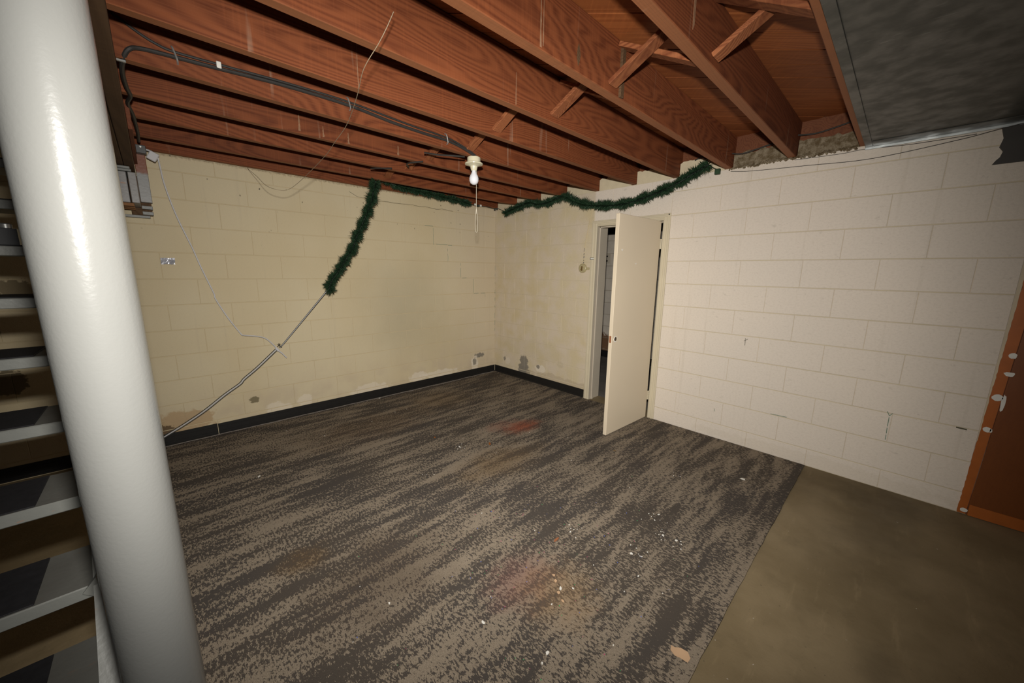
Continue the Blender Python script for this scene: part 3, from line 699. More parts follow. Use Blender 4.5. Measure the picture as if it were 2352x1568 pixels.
for nn in range(1, 13):
    z = RISE * nn; y = nose(nn)
    jx = random.uniform(-.004, .004)
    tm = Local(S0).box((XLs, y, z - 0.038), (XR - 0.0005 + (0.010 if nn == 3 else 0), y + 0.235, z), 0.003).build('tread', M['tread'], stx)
    tm_l = tm
    mat = MB(); mat.v = []; 
    mbx = Local(S0).box((XLs + 0.10, y + 0.006, z + 0.0002), (-3.803 + jx, y + 0.228, z + 0.004), 0.0012)
    mo = mbx.build('rubber_mat', M['rubber'], tm)
# small repair wedge at the end of the lowest visible tread
Local(S0).prism([(-3.722, .556), (-3.693, .592), (-3.690, .545), (-3.703, .537)], 0.020, (0, nose(3) - 0.006, 0), (1, 0, 0), (0, 0, 1), (0, 1, 0)).build('tread_patch', M['grey'], stx)

tl = empty('hand_tool', (-3.90, -1.47, 1.525), 'black plastic tool with a long thin handle lying on the stair behind the post', 'tool')
t0 = tl.location
Local(t0).prism([(-0.16, 0.062), (0.035, 0.064), (0.035, 0.0), (-0.02, 0.0), (-0.06, 0.030), (-0.11, 0.050)], 0.03, (-3.885, -1.50, 1.526), (1, 0, 0), (0, 0, 1), (0, 1, 0)).build('head', M['black_plastic'], tl)
Local(t0).lathe((-3.878, -1.485, 1.590), [(0.0, 0), (.017, .001), (.017, .016), (.012, .020), (0, .020)], 14).build('knob', M['staple'], tl)
Local(t0).tube([(-3.86, -1.33, 1.60), (-3.845, -1.325, 1.50), (-3.80, -1.32, 1.38), (-3.76, -1.31, 1.27)], 0.011, 8).build('handle', M['black_plastic'], tl)

# ------------------------------------------------------------------ duct panel, lintel, brown panel
du = empty('duct_panel', (-2.0, -4.2, CE), 'large flat grey sheet metal duct across the ceiling at right', 'duct')
d0 = du.location
Local(d0).box((-3.4, -5.05, CE - 0.012), (-0.012, -3.684, CE - 0.001), 0.002).build('sheet', M['duct'], du)
Local(d0).box((-3.4, -3.721, CE - 0.016), (-0.012, -3.686, CE - 0.0125), 0.001).build('edge_flange', M['duct'], du)
Local(d0).box((-0.135, -5.05, CE - 0.016), (-0.012, -3.724, CE - 0.0125), 0.001).build('end_flange', M['duct'], du)
Local(d0).box((-0.011, -5.05, CE - 0.030), (-0.003, -3.684, CE - 0.004), 0.001).build('end_lip', M['duct_edge'], du)
ln = MB(); 
zz = [(0.0, 2.252), (0.014, 2.20), (0.006, 2.155), (0.022, 2.130), (0.016, 2.100), (0.004, 2.085), (-0.006, 2.066)]
poly = [(-4.236 - a_, b_) for a_, b_ in zz] + [(-5.3, 2.060), (-5.3, 2.252)]
ln.prism(poly, 0.022, (-0.020, 0, 0), (0, 1, 0), (0, 0, 1), (1, 0, 0))
tag(ln.build('lintel', M['lintel']), 'dark grey painted lintel end under the duct at the right edge', 'lintel')

pn = empty('hardboard_partition', (0, -4.8, 0), 'orange-brown hardboard panel with a side strip at the right edge of the wall', 'panel')
p0 = pn.location
# jagged paint line against the strip
jag = [(0.0, 0.006)]
zq = 0.006
while zq < 2.058:
    zq += random.uniform(0.012, 0.035); jag.append((random.uniform(-.0018, .0018), min(zq, 2.06)))
strip = [(-4.418 - 0.022 * (b_ / 1.35 if b_ < 1.35 else 1) + a_, b_) for a_, b_ in jag]
poly = strip + [(-4.505, 2.058), (-4.452, 0.006)]
x = Local(p0); x.prism(poly, 0.006, (-0.0105, 0, 0), (0, 1, 0), (0, 0, 1), (1, 0, 0)); x.build('edge_strip', M['hardboard_strip'], pn)
x = Local(p0); x.box((-0.0075, -5.3, 0.005), (-0.0035, -4.44, 2.058)); x.build('backing_board', M['joist_dark'], pn)
x = Local(p0); x.prism([(-4.455, 0.006), (-4.508, 2.058), (-5.3, 2.058), (-5.3, 0.006)], 0.005, (-0.0125, 0, 0), (0, 1, 0), (0, 0, 1), (1, 0, 0)); x.build('panel_sheet', M['hardboard'], pn)
x = Local(p0); x.box((-0.0165, -5.3, 0.004), (-0.0126, -4.46, 0.075), 0.001); x.build('bottom_strip', M['hardboard_strip'], pn)
def dab(y, z, rx, rz, tail=0.0):
    pts = []
    for i in range(14):
        a_ = 2 * PI * i / 14; k = random.uniform(.85, 1.12)
        pts.append((rx * math.cos(a_) * k, rz * math.sin(a_) * k - (tail if math.sin(a_) < -.6 else 0)))
    Local(p0).prism(pts, 0.0012, (-0.0138, y, z), (0, 1, 0), (0, 0, 1), (1, 0, 0)).build('paint_dab', M['white_paint'], pn)
for dd in [(-4.470, 1.014, .016, .017, 0), (-4.476, .911, .020, .008, .01), (-4.455, .763, .020, .020, 0), (-4.480, .745, .008, .040, .02), (-4.449, .563, .017, .016, 0), (-4.464, .560, .005, .012, 0), (-4.442, .030, .016, .013, 0)]: dab(*dd)

# ------------------------------------------------------------------ bulb lamp
lx, ly = -1.632, -1.625
la = empty('ceiling_lamp', (lx, ly, CE), 'bare frosted bulb in a round cream porcelain holder with pull string', 'lamp')
l0 = la.location
Local(l0).lathe((lx, ly, CE - 0.002), [(0, 0), (.046, 0), (.050, -.004), (.050, -.036), (.047, -.038)], 24).build('junction_box', M['porcelain'], la)
Local(l0).lathe((lx, ly, CE - 0.040), [(0, 0), (.062, -.001), (.068, -.006), (.066, -.013), (.045, -.018), (.028, -.026), (.024, -.046), (.020, -.056), (0, -.056)], 28).build('porcelain_holder', M['porcelain'], la)
Local(l0).lathe((lx, ly, CE - 0.096), [(0, 0), (.015, 0), (.017, -.010), (.022, -.022), (.030, -.036), (.0355, -.054), (.0345, -.073), (.0255, -.090), (.012, -.0985), (0, -.100)], 28).build('bulb', M['bulb'], la)
Local(l0).tube([(lx + .024, ly + .004, CE - .065), (lx + .036, ly + .012, CE - .09), (lx + .032, ly + .012, CE - .215), (lx + .031, ly + .012, CE - .40)], 0.0015, 6).build('pull_string', M['string'], la)
zb = CE - .539; zt = CE - .36
loop = [(lx + .031 + dx_, ly + .012, z_) for dx_, z_ in ((0, zt), (-.008, zt - .05), (-.012, zt - .11), (-.010, zb + .012), (0, zb), (.010, zb + .012), (.012, zt - .11), (.008, zt - .05), (.001, zt))]
Local(l0).tube(loop, 0.0014, 6).build('pull_loop', M['string'], la)

# cables on the joist
yj = JN[5] - 0.0075
ca = empty('power_cable', (-2.6, yj, 2.35), 'thick dark cable stapled along the joist to the bulb lamp', 'cable')
pts = [(-3.440, -0.30, 2.275), (-3.440, -0.50, 2.272), (-3.444, -0.69, 2.272), (-3.452, -0.92, 2.272), (-3.466, -1.10, 2.272), (-3.452, -1.227, 2.272), (-3.462, -1.35, 2.272), (-3.468, -1.52, 2.272), (-3.462, -1.62, 2.280), (-3.440, yj - .006, 2.318), (-3.40, yj - .001, 2.338),
       (-3.297, yj, 2.345), (-3.146, yj, 2.352), (-2.881, yj, 2.366), (-2.556, yj, 2.366), (-2.294, yj, 2.345), (-2.08, yj, 2.336), (-1.896, yj, 2.334), (-1.76, yj, 2.316), (-1.66, yj - .004, 2.285), (-1.63, yj - .010, 2.262)]
Local(ca.location).tube(pts, 0.0085, 8).build('sheath', M['cable'], ca)
for xx_, zz_ in ((-3.296, 2.352), (-2.556, 2.372), (-1.896, 2.341)):
    s_ = Local(ca.location); s_.tube([(xx_ - .006, yj + .008, zz_ + .034), (xx_ - .004, yj - .010, zz_ + .026), (xx_ + .004, yj - .0115, zz_ - .002), (xx_ + .008, yj - .010, zz_ - .022), (xx_ + .009, yj + .008, zz_ - .030)], 0.0036, 6); s_.build('staple', M['staple'], ca)
Local(ca.location).box((-3.480, -1.640, 2.274), (-3.452, -1.630, 2.2820), 0.001).build('staple', M['staple'], ca)
cb = empty('thin_cable', (-2.6, yj, 2.37), 'thinner dark cable running above the thick cable on the joist', 'cable')
pts = [(-3.47, yj + .002, 2.44), (-3.399, yj, 2.396), (-3.349, yj, 2.375), (-3.295, yj, 2.366), (-3.145, yj, 2.370), (-2.85, yj, 2.382), (-2.555, yj, 2.384), (-2.30, yj, 2.369), (-2.145, yj, 2.360), (-1.895, yj, 2.352), (-1.766, yj, 2.330), (-1.66, yj - .003, 2.296), (-1.615, yj - .012, 2.265)]
Local(cb.location).tube(pts, 0.0055, 7).build('sheath', M['cable'], cb)
Local(cb.location).box((-3.150, yj - .010, 2.352), (-3.132, yj + .006, 2.380), 0.002).build('clip', M['white_paint'], cb)
for k, (pp, lb) in enumerate([([(-1.70, -1.60, CE - .006), (-1.78, -1.58, CE - .012), (-1.86, -1.50, CE - .006), (-1.93, -1.42, CE + .010)], 'short loose black cable end left of the bulb lamp'),
                  ([(-1.86, -1.28, CE - .010), (-1.92, -1.20, CE - .016), (-1.90, -1.10, CE - .004), (-1.82, -.98, CE + .012)], 'short dark cable crossing under the joists behind the lamp'),
                  ([(-1.93, -0.90, CE - .006), (-2.02, -.80, CE - .004), (-2.03, -.72, CE + .006)], 'stub of dark cable poking out under the third joist from the back wall')]):
    tag(MB().tube(pp, 0.006, 6).build('cable_end', M['cable']), lb, 'cable')

# thin bare wire slung under the joists
wp = [(-2.800, -2.700, CE - .004), (-2.815, -2.68, 2.24), (-2.829, -2.641, 2.20), (-2.843, -2.541, 2.15), (-2.799, -2.367, 2.13), (-2.729, -2.065, 2.12), (-2.707, -1.836, 2.10), (-2.684, -1.585, 2.08), (-2.695, -1.126, 2.02), (-2.737, -.957, 1.98), (-2.801, -.929, 1.978), (-2.831, -.797, 2.02), (-2.829, -.537, 2.12), (-2.800, -.10, 2.25), (-2.79, -.02, 2.285)]
tag(MB().tube(wp, 0.0013, 6).build('hanging_wire', M['wire']), 'thin rusty wire slung under the joists, looping down the back wall', 'wire')

# outlet box and adapter
ob = empty('outlet_box', (-3.43, -0.14, 2.25), 'small dark metal outlet box on the girder side near the back wall', 'outlet')
Local(ob.location).box((-3.461, -0.170, 2.228), (-3.408, -0.115, 2.283), 0.003).build('box', M['metal'], ob)
Local(ob.location).lathe((-3.435, -0.172, 2.272), [(0, -.002), (.007, -.001), (.007, .003)], 10, 'Y').build('screw', M['staple'], ob)
ad = empty('plug_adapter', (-3.38, -0.14, 2.22), 'white plug adapter hanging from the metal outlet box', 'plug')
rot = Matrix.Translation((-3.378, -0.150, 2.222)) @ Matrix.Rotation(math.radians(28), 4, 'Y')
Local(ad.location).box((-.026, -.014, -.030), (.026, .014, .030), .004, rot).build('body', M['cord'], ad)
Local(ad.location).tube([(-3.410, -0.145, 2.262), (-3.392, -0.148, 2.258), (-3.37, -0.150, 2.245)], 0.006, 8).build('prongs', M['cord'], ad)

# cords
c1 = [(-3.352, -0.148, 2.225), (-3.346, -0.13, 2.15), (-3.338, -0.10, 2.06), (-3.315, -.075, 1.93), (-3.285, -0.06, 1.80), (-3.245, -0.055, 1.66), (-3.222, -.05, 1.58), (-3.188, -0.05, 1.44), (-3.132, -0.05, 1.24), (-3.125, -.05, 1.19), (-3.06, -0.05, 1.03), (-2.985, -0.05, 0.885), (-2.965, -.05, .868), (-2.86, -0.05, 0.845), (-2.80, -0.05, 0.815), (-2.745, -0.05, 0.745), (-2.728, -0.05, 0.715)]
tag(MB().tube(c1, 0.0048, 8).build('white_cord', M['cord']), 'thin grey-white cord hanging from the plug adapter down the back wall', 'cord')
spc = empty('cord_splice', (-2.72, -0.052, 0.70), 'taped grey cord splice hanging in front of the back wall', 'cord splice')
Local(spc.location).tube([(-2.738, -.050, .735), (-2.722, -.054, .708), (-2.708, -.056, .685), (-2.690, -.055, .668)], [0.006] * 19, 8).build('tape_wrap', M['cord'], spc)
Local(spc.location).tube([(-2.735, -.054, .722), (-2.715, -.058, .694)], 0.0115, 8, False).build('taped_knot', M['cord'], spc)
Local(spc.location).tube([(-2.692, -.055, .670), (-2.672, -.052, .640), (-2.656, -.050, .618)], 0.0055, 7).build('cord_end', M['cord'], spc)
tuftm = Local(spc.location)
for i in range(16):
    a_ = random.uniform(0, 2 * PI); L_ = random.uniform(.014, .034); bpt = Vector((-2.705 + random.uniform(-.008, .008), -.055, .735 + random.uniform(-.014, .030)))
    tuftm.tube([bpt, bpt + Vector((math.cos(a_) * L_ * .7, -.008, math.sin(a_) * L_ * .7 + .006))], 0.0014, 4, False)
tuftm.build('wire_ends', M['cord_dark'], spc)
c2 = [(-2.728, -0.052, 0.712), (-2.775, -.048, .668), (-2.90, -0.045, 0.555), (-3.00, -.042, .475), (-3.035, -0.04, 0.435), (-3.15, -0.038, 0.36), (-3.29, -0.034, 0.255), (-3.42, -0.030, 0.175), (-3.50, -.024, .130), (-3.565, -0.020, 0.095), (-3.63, -.020, .06)]
lc = empty('lamp_cord', (-3.1, -0.04, 0.4), 'two-strand grey cord slanting from the splice down to the black baseboard', 'cord')
for k, (dx, dz, mt) in enumerate(((0, 0, 'cord'), (.006, -.009, 'cord_dark'), (-.006, .008, 'cord_dark'))):
    Local(lc.location).tube([(a_ + dx, b_ - (.002 if k == 0 else 0), c_ + dz) for a_, b_, c_ in c2], 0.0050 if k == 0 else .0026, 7).build('strand', M[mt], lc)
gc = empty('twin_cord', (-2.45, -0.1, 1.0), 'pair of thin cords stretched from the hanging garland down to the splice', 'cord')
for k, (dx, mt) in enumerate(((0, 'cord'), (.0055, 'cord_dark'), (-.0055, 'cord_dark'))):
    Local(gc.location).tube([(-2.268 + dx, -0.160, 1.262), (-2.46 + dx, -0.11, 1.020), (-2.66 + dx, -0.060, 0.770), (-2.705 + dx * .5, -0.056, 0.722)], 0.0032 if k == 0 else 0.0022, 6).build('strand', M[mt], gc)

# ------------------------------------------------------------------ garlands
def garland(name, path, label, rad, dens, group='artificial pine garlands'):
    P = catmull([Vector(p) for p in path], 10)
    root = empty(name, P[0], label, 'garland', group)
    Local(P[0]).tube(P[::3] + [P[-1]], 0.006, 6, False).build('wire_core', M['cord_dark'], root)
    for key, frac in (('needle_a', .62), ('needle_b', .38)):
        vs, fs = [], []
        for i in range(len(P) - 1):
            a, b = P[i], P[i + 1]; seg = (b - a); t = seg.normalized()
            u = t.orthogonal().normalized(); v = t.cross(u)
            n_ = max(1, int(seg.length * dens * frac))
            ph = 0.80 + 0.24 * math.sin(i * 0.55) + 0.16 * math.sin(i * 1.43 + 1)
            for _ in range(n_):
                o = a + seg * random.random(); th = random.uniform(0, 2 * PI)
                rdir = u * math.cos(th) + v * math.sin(th)
                d = (rdir + t * random.uniform(-.75, .75) + Vector((0, 0, -.06))).normalized()
                L_ = rad * random.uniform(.65, 1.15) * ph; wv = d.cross(t)
                if wv.length < 1e-3: continue
                wv = (wv.normalized() * math.cos(th * 3) + d.cross(wv.normalized()) * math.sin(th * 3)) * random.uniform(.0016, .0030)
                s_ = o + rdir * 0.003; k0 = len(vs); m_ = s_ + d * L_ * .6
                vs += [s_ - wv * .6, s_ + wv * .6, m_ + wv, m_ - wv, s_ + d * L_]
                fs += [(k0, k0 + 1, k0 + 2, k0 + 3), (k0 + 3, k0 + 2, k0 + 4)]
        me = bpy.data.meshes.new('needles'); me.from_pydata([tuple(q_ - P[0]) for q_ in vs], [], fs); me.materials.append(M[key]); me.update()
        o = link('needles', me, root); o['kind'] = 'stuff'
    return root
g1 = garland('garland', [(-1.862, -.425, 2.265), (-1.875, -.39, 2.16), (-1.899, -.36, 2.056), (-1.93, -.33, 1.96), (-1.971, -.30, 1.854), (-2.01, -.27, 1.76), (-2.048, -.25, 1.648), (-2.11, -.22, 1.54), (-2.144, -.20, 1.481), (-2.19, -.18, 1.40), (-2.237, -.17, 1.335), (-2.262, -.16, 1.268), (-2.24, -.16, 1.232)],
        'dark green garland hanging straight down from a joist in front of the back wall', .066, 6500)
g2 = garland('garland', [(-1.70, -.25, 2.345), (-1.56, -.18, 2.330), (-1.475, -.13, 2.318), (-1.36, -.12, 2.312), (-1.243, -.12, 2.308), (-1.10, -.12, 2.300), (-0.961, -.12, 2.294), (-0.80, -.12, 2.286), (-0.652, -.12, 2.276), (-0.52, -.12, 2.262)],
        'dark green garland lying along the last joist near the wall corner', .058, 5600)
g3 = garland('garland', [(-.080, -.285, 2.180), (-.080, -.36, 2.205), (-.080, -.47, 2.225), (-.080, -.59, 2.247), (-.080, -.74, 2.268), (-.080, -.87, 2.236), (-.080, -1.02, 2.232), (-.080, -1.15, 2.262), (-.080, -1.269, 2.268), (-.080, -1.36, 2.225), (-.080, -1.43, 2.190), (-.080, -1.60, 2.140), (-.080, -1.827, 2.112), (-.080, -2.02, 2.110), (-.080, -2.197, 2.135), (-.080, -2.36, 2.175), (-.080, -2.511, 2.222), (-.080, -2.60, 2.265), (-.080, -2.680, 2.300), (-.080, -2.745, 2.325)],
        'long dark green garland swagged across the wall above the open door', .064, 5800)
pg = empty('garland_plug', (-.06, -2.81, 2.268), 'small dark green plug dangling from the right end of the long garland', 'plug')
Local(pg.location).box((-.075, -2.832, 2.243), (-.048, -2.792, 2.285), .004).build('body', M['needle_b'], pg)
Local(pg.location).tube([(-.068, -2.745, 2.325), (-.062, -2.775, 2.30), (-.060, -2.805, 2.283)], .003, 6).build('lead', M['cord_dark'], pg)
wl = empty('garland_wire', (-.2, -.12, 2.265), 'dark light-string wire with empty sockets between the two garlands', 'wire')
Local(wl.location).tube([(-0.52, -.12, 2.262), (-0.40, -.11, 2.262), (-.25, -.10, 2.270), (-.12, -.10, 2.262), (-.07, -.13, 2.262), (-.06, -.20, 2.235), (-.07, -.285, 2.185)], .0032, 6).build('lead', M['cord_dark'], wl)
for (xx_, yy_, zz_, mt) in ((-.41, -.115, 2.258, 'cord_dark'), (-.38, -.11, 2.262, 'cord_dark'), (-.44, -.12, 2.268, 'white_paint'), (-.34, -.105, 2.268, 'white_paint'), (-.06, -.10, 2.262, 'cord_dark'), (-.09, -.09, 2.250, 'cord_dark')):
    Local(wl.location).box((xx_ - .012, yy_ - .008, zz_ - .012), (xx_ + .012, yy_ + .008, zz_ + .012), .003).build('socket', M[mt], wl)

# ------------------------------------------------------------------ small things on the walls
bl = empty('wall_disc', (-.01, -1.494, 1.490), 'round yellowed clear doorbell cover on the wall left of the door', 'doorbell')
Local(bl.location).lathe((-.001, -1.494, 1.492), [(.050, -.002), (.050, -.016), (.046, -.021), (.040, -.023), (0, -.024)], 28, 'X').build('cover', M['glassbox'], bl)
Local(bl.location).lathe((-.0235, -1.492, 1.502), [(.013, -.0005), (.011, -.0025), (0, -.003)], 14, 'X').build('works', M['brass'], bl)
Local(bl.location).lathe((-.0235, -1.490, 1.478), [(.016, -.0005), (.013, -.0025), (0, -.003)], 14, 'X').build('works', M['brass'], bl)
Local(bl.location).box((-.016, -1.580, 1.476), (-.002, -1.545, 1.500), .002).build('tab', M['glassbox'], bl)
wd = empty('bell_wire', (-.004, -1.50, 1.7), 'painted-over thin wire rising from the round doorbell cover to the garland', 'wire')
Local(wd.location).tube([(-.006, -1.497, 1.545), (-.006, -1.500, 1.60), (-.006, -1.505, 1.72), (-.006, -1.535, 1.90), (-.006, -1.565, 2.05), (-.008, -1.585, 2.14)], .003, 6).build('painted_run', M['mortar'], wd)
for za, zb_ in ((1.547, 1.560), (1.575, 1.582), (1.60, 1.625), (1.635, 1.655), (1.67, 1.71)):
    Local(wd.location).tube([(-.0075, -1.4995, za), (-.0075, -1.5015, zb_)], .0036, 6, False).build('bare_patch', M['black_plastic'], wd)

ft = []
for i in range(9):
    a_ = -0.036 + .072 * i / 8
    ft.append((a_, 0.020 + random.uniform(-.005, .005)))
for i in range(9):
    a_ = 0.036 - .072 * i / 8
    ft.append((a_, -0.020 + random.uniform(-.005, .005)))
bm = bmesh.new(); vv = []
for i in range(9):
    for j in range(5):
        vv.append(bm.verts.new((-3.381 - .040 + .080 * i / 8 + random.uniform(-.003, .003), -0.006 + random.uniform(-.005, .001), 1.492 - .023 + .046 * j / 4 + random.uniform(-.003, .003))))
for i in range(8):
    for j in range(4): bm.faces.new((vv[i * 5 + j], vv[(i + 1) * 5 + j], vv[(i + 1) * 5 + j + 1], vv[i * 5 + j + 1]))
me = bpy.data.meshes.new('silver_tape'); bm.to_mesh(me); bm.free(); me.materials.append(M['foil'])
so = link('silver_tape', me); md = so.modifiers.new('thick', 'SOLIDIFY'); md.thickness = 0.0012
tag(so, 'crumpled piece of shiny silver tape stuck to the back wall', 'tape')

# stepped settlement crack and green paint marks
cr = MB()
for (x_, za, zb_) in ((-.988, 1.947, 1.75), (-.785, 1.745, 1.562), (-.59, 1.544, 1.362), (-.387, 1.345, 1.159), (-.184, 1.145, 1.10)):
    seg = [(x_ + random.uniform(-.002, .002), za + (zb_ - za) * i / 6) for i in range(7)]
    for (p_, q_) in zip(seg[:-1], seg[1:]):
        if random.random() < .2: continue
        cr.stick((p_[0], -0.0022, p_[1]), (q_[0], -0.0022, q_[1]), .003, .0015, (1, 0, 0), 0)
for (xa, xb, z_) in ((-1.1, -.99, 1.965), (-.95, -.79, 1.762), (-.78, -.72, 1.756), (-.57, -.50, 1.355), (-.38, -.30, 1.149), (-.26, -.19, 1.149)):
    cr.stick((xa, -0.0022, z_), (xb, -0.0022, z_ + .002), .004, .002, (0, 0, 1), 0)
for i in range(9):
    za = 1.52 - i * .11; cr.stick((-.002, -.003, za), (-.002, -.003, za - random.uniform(.03, .07)), .004, .002, (1, 0, 0), 0)
o = cr.build('stepped_crack', M['green_mark'], wb); o['kind'] = 'stuff'
cr = MB()
seg = [(-1.95, 2.215)] + [(-1.95 + 1.25 * i / 16, 2.172 + random.uniform(-.008, .008)) for i in range(1, 17)]
for (p_, q_) in zip(seg[:-1], seg[1:]): cr.stick((p_[0], -0.0030, p_[1]), (q_[0], -0.0030, q_[1]), .003, .002, (0, 0, 1), 0)
o = cr.build('top_joint_crack', M['dark_mark'], wb); o['kind'] = 'stuff'
gm = MB()
for (p_, q_) in (((-4.046, .515), (-4.047, .45)), ((-4.047, .44), (-4.049, .40)), ((-4.049, .39), (-4.050, .355)), ((-4.032, .552), (-4.046, .525)), ((-4.058, .545), (-4.046, .525)), ((-3.393, .345), (-3.50, .348)), ((-2.98, .27), (-2.982, .245))):
    gm.stick((-.0042, p_[0], p_[1]), (-.0042, q_[0], q_[1]), .0036, .0014, (0, 1, .4), 0)
o = gm.build('green_marks', M['green_mark'], wr); o['kind'] = 'stuff'
gm = MB()
gm.stick((-.0042, -4.335, .538), (-.0042, -4.378, .536), .008, .0016, (0, 0, 1), 0)
gm.stick((-.0042, -3.14, .905), (-.0042, -3.165, .925), .003, .0016, (0, 0, 1), 0); gm.stick((-.0042, -3.15, .87), (-.0042, -3.148, .93), .003, .0016, (0, 1, 0), 0)
o = gm.build('dark_marks', M['dark_mark'], wr); o['kind'] = 'stuff'
tag(MB().tube([(-.006, -2.892, 2.262), (-.006, -3.00, 2.244), (-.006, -3.138, 2.232), (-.006, -3.378, 2.217), (-.006, -3.72, 2.197), (-.006, -4.083, 2.228), (-.020, -4.235, 2.249), (-.035, -4.40, 2.262), (-.035, -4.7, 2.262)], .0020, 6).build('wall_wire', M['wire_dark']), 'thin dark wire strung along the white wall under the duct', 'wire')
tag(MB().tube([(-.006, -3.31, 2.268), (-.006, -3.45, 2.262), (-.006, -3.58, 2.258), (-.006, -3.68, 2.262), (-.008, -3.90, 2.246), (-.008, -4.15, 2.244)], .0017, 6).build('wall_wire', M['wire_dark']), 'second thin wire close beneath the metal duct lip', 'wire')
tag(MB().tube([(-.004, -2.60, 2.40), (-.02, -2.75, 2.43), (-.035, -2.95, 2.375), (-.03, -3.05, 2.385), (0.0, -3.14, 2.41), (.02, -3.25, 2.43)], .005, 6).build('sill_wire', M['wire_dark']), 'dark cable drooping over the wall head beside the second joist', 'wire')
tag(MB().tube([(-.06, -3.27, 2.43), (-.01, -3.36, 2.425), (.01, -3.45, 2.43), (.02, -3.65, 2.47)], .005, 6).build('sill_wire', M['wire_dark']), 'dark cable along the wall head beside the metal duct', 'wire')

# ------------------------------------------------------------------ debris on the carpet
FZ = 0.0088
def flake(x, y, r, mat, name, label, cat, group=None, asp=1.0, h=.0025):
    n_ = random.randint(5, 8); a0 = random.uniform(0, PI)
    pts = []
    for i in range(n_):
        a_ = 2 * PI * i / n_; k = random.uniform(.7, 1.2)
        u, v = r * k * math.cos(a_), r * k * math.sin(a_) / asp
        pts.append((u * math.cos(a0) - v * math.sin(a0), u * math.sin(a0) + v * math.cos(a0)))
    o = MB().prism(pts, h, (0, 0, 0), (1, 0, 0), (0, 1, 0), (0, 0, 1)).build(name, M[mat], None, (x, y, FZ))
    return tag(o, label, cat, group)
chips = [(-3.107, -1.051, .011, 'white paint chip on the carpet right of the post, below the cord'), (-1.775, -.040, .014, 'white chip lying against the black baseboard of the back wall'), (-1.805, -1.628, .010, 'largest of the white crumbs in the middle of the carpet'),
         (-2.654, -2.979, .011, 'rounded white chip alone on the near carpet, left of the pink stain'), (-2.285, -3.092, .010, 'white chip at the edge of the tan carpet stain'), (-2.243, -3.131, .007, 'small white sliver right of the chip at the tan stain'),
         (-2.554, -3.244, .009, 'white chip near the bottom edge of the view, on dark carpet'), (-2.597, -3.256, .006, 'tiny white crumb beside the chip near the bottom edge'), (-.599, -3.39, .018, 'long white chip on the carpet nearest the white wall'),
         (-1.575, -3.326, .009, 'white chip in the loose cluster, nearest the concrete'), (-1.588, -3.258, .008, 'white chip in the loose cluster, farther from the concrete'), (-1.845, -3.206, .009, 'white chip left of the loose cluster near the concrete'),
         (-1.947, -2.888, .007, 'white crumb beside the brown wood splinter'), (-2.898, -2.628, .007, 'white fleck on the near carpet halfway to the post'), (-1.955, -3.303, .006, 'white fleck between the paper scrap and the loose cluster'), (-1.43, -3.16, .008, 'elongated white fleck behind the loose cluster')]
for (x_, y_, r_, lb) in chips: flake(x_, y_, r_, 'white_paint', 'paint_chip', lb, 'debris', 'white paint chips on the carpet', random.uniform(1, 2))
g_ = MB()
for (cx_, cy_, n_, sd) in ((-1.58, -3.30, 16, .05), (-1.80, -1.63, 9, .04), (-1.45, -3.17, 8, .04), (-1.83, -3.22, 8, .035), (-1.93, -2.89, 6, .03), (-2.23, -1.83, 3, .03), (-0.92, -3.06, 5, .04), (-2.2, -2.7, 14, .5), (-1.2, -1.5, 14, .6), (-1.9, -.35, 8, .4), (-2.0, -3.45, 8, .25)):
    for i in range(n_):
        x_, y_ = random.gauss(cx_, sd), random.gauss(cy_, sd); r_ = random.uniform(.0018, .0042)
        if y_ < -3.64 or y_ > -.05 or x_ > -.05: continue
        g_.prism([(r_, 0), (.2 * r_, r_ * .8), (-r_, .3 * r_), (-.3 * r_, -.9 * r_)], .002, (x_, y_, FZ), (1, 0, 0), (0, 1, 0), (0, 0, 1))
o = g_.build('paint_crumbs', M['white_paint']); tag(o, 'tiny white paint crumbs sprinkled over the carpet', 'debris'); o['kind'] = 'stuff'
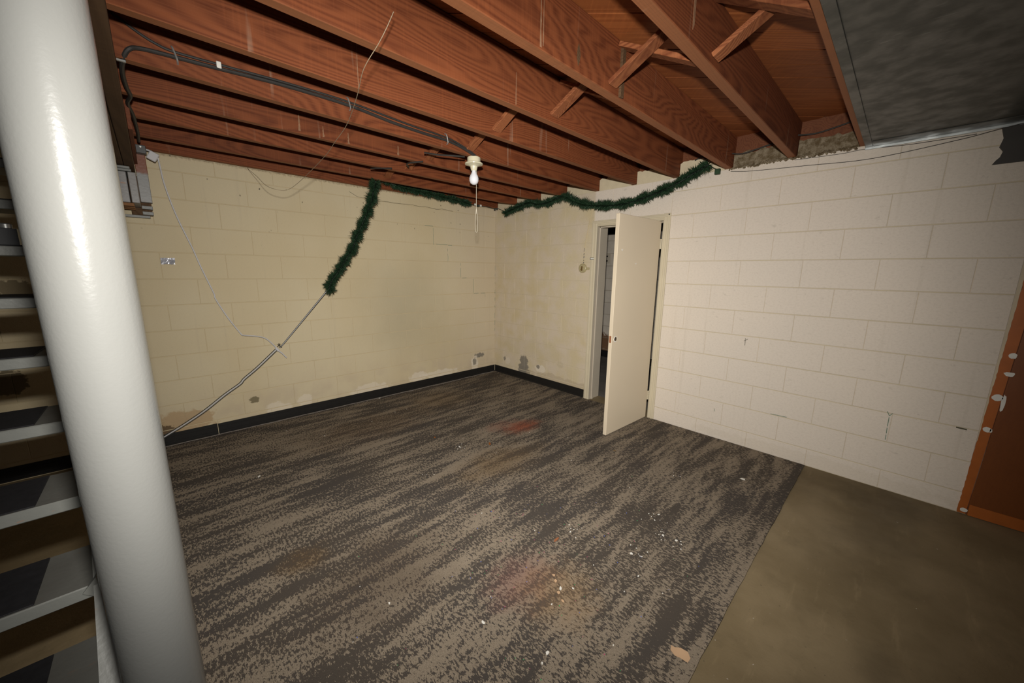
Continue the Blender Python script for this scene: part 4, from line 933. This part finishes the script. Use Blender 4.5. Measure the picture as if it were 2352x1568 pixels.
pp = [(0, 0), (.022, -.006), (.040, -.026), (.034, -.050), (.014, -.062), (-.004, -.040), (-.018, -.030), (-.022, -.006), (-.008, .010)]
pc = MB().prism(pp, .0014, (0, 0, 0), (.83, -.55, 0), (.55, .83, 0), (0, 0, 1)).build('paper_scrap', M['tan_paper'], None, (-2.172, -3.570, FZ)); tag(pc, 'torn tan paper scrap on the carpet near its concrete edge', 'debris')
flake(-1.582, -1.755, .024, 'orange_bit', 'leaf_bit', 'rust-brown leaf fragment on the carpet in the middle of the room', 'debris', None, 2.2, .004)
flake(-2.053, -2.875, .024, 'bark', 'wood_splinter', 'small brown wood splinter on the carpet', 'debris', None, 3.2, .004)
flake(-1.86, -1.34, .010, 'orange_bit', 'leaf_bit', 'tiny orange crumb on the carpet left of the leaf fragment', 'debris', None, 1.3, .004)
flake(-0.905, -2.54, .014, 'brass', 'small_screw', 'little brass screw lying on the carpet in front of the door', 'debris', None, 3.5, .004)
for (x_, y_, r_, lb) in ((-2.27, -3.05, .010, 'largest tan crumb on the tan carpet stain'), (-2.31, -3.10, .009, 'tan crumb on the near side of the tan stain'), (-2.25, -3.02, .007, 'tan crumb between the pink and the tan stain'), (-2.33, -3.14, .008, 'tan crumb at the near edge of the tan stain')):
    flake(x_, y_, r_, 'tan_paper', 'tan_crumb', lb, 'debris', 'tan crumbs by the carpet stain', 1.3)
# coloured glitter specks, too many and small to count
for key, colr in (('green', (.1, .7, .25)), ('blue', (.15, .25, .9)), ('pink', (.85, .12, .35))):
    mt = plain(key + '_glitter', colr, .2, .8, .4)
    g_ = MB()
    for i in range(34):
        x_ = random.gauss(-2.2, .38); y_ = random.gauss(-3.0, .30)
        if y_ < -3.63 or x_ < -3.1: continue
        s_ = random.uniform(.0008, .0016); g_.box((x_ - s_, y_ - s_, FZ), (x_ + s_, y_ + s_, FZ + .002))
    o = g_.build(key + '_glitter', mt); tag(o, key + ' glitter specks scattered on the carpet around the stain', 'glitter'); o['kind'] = 'stuff'
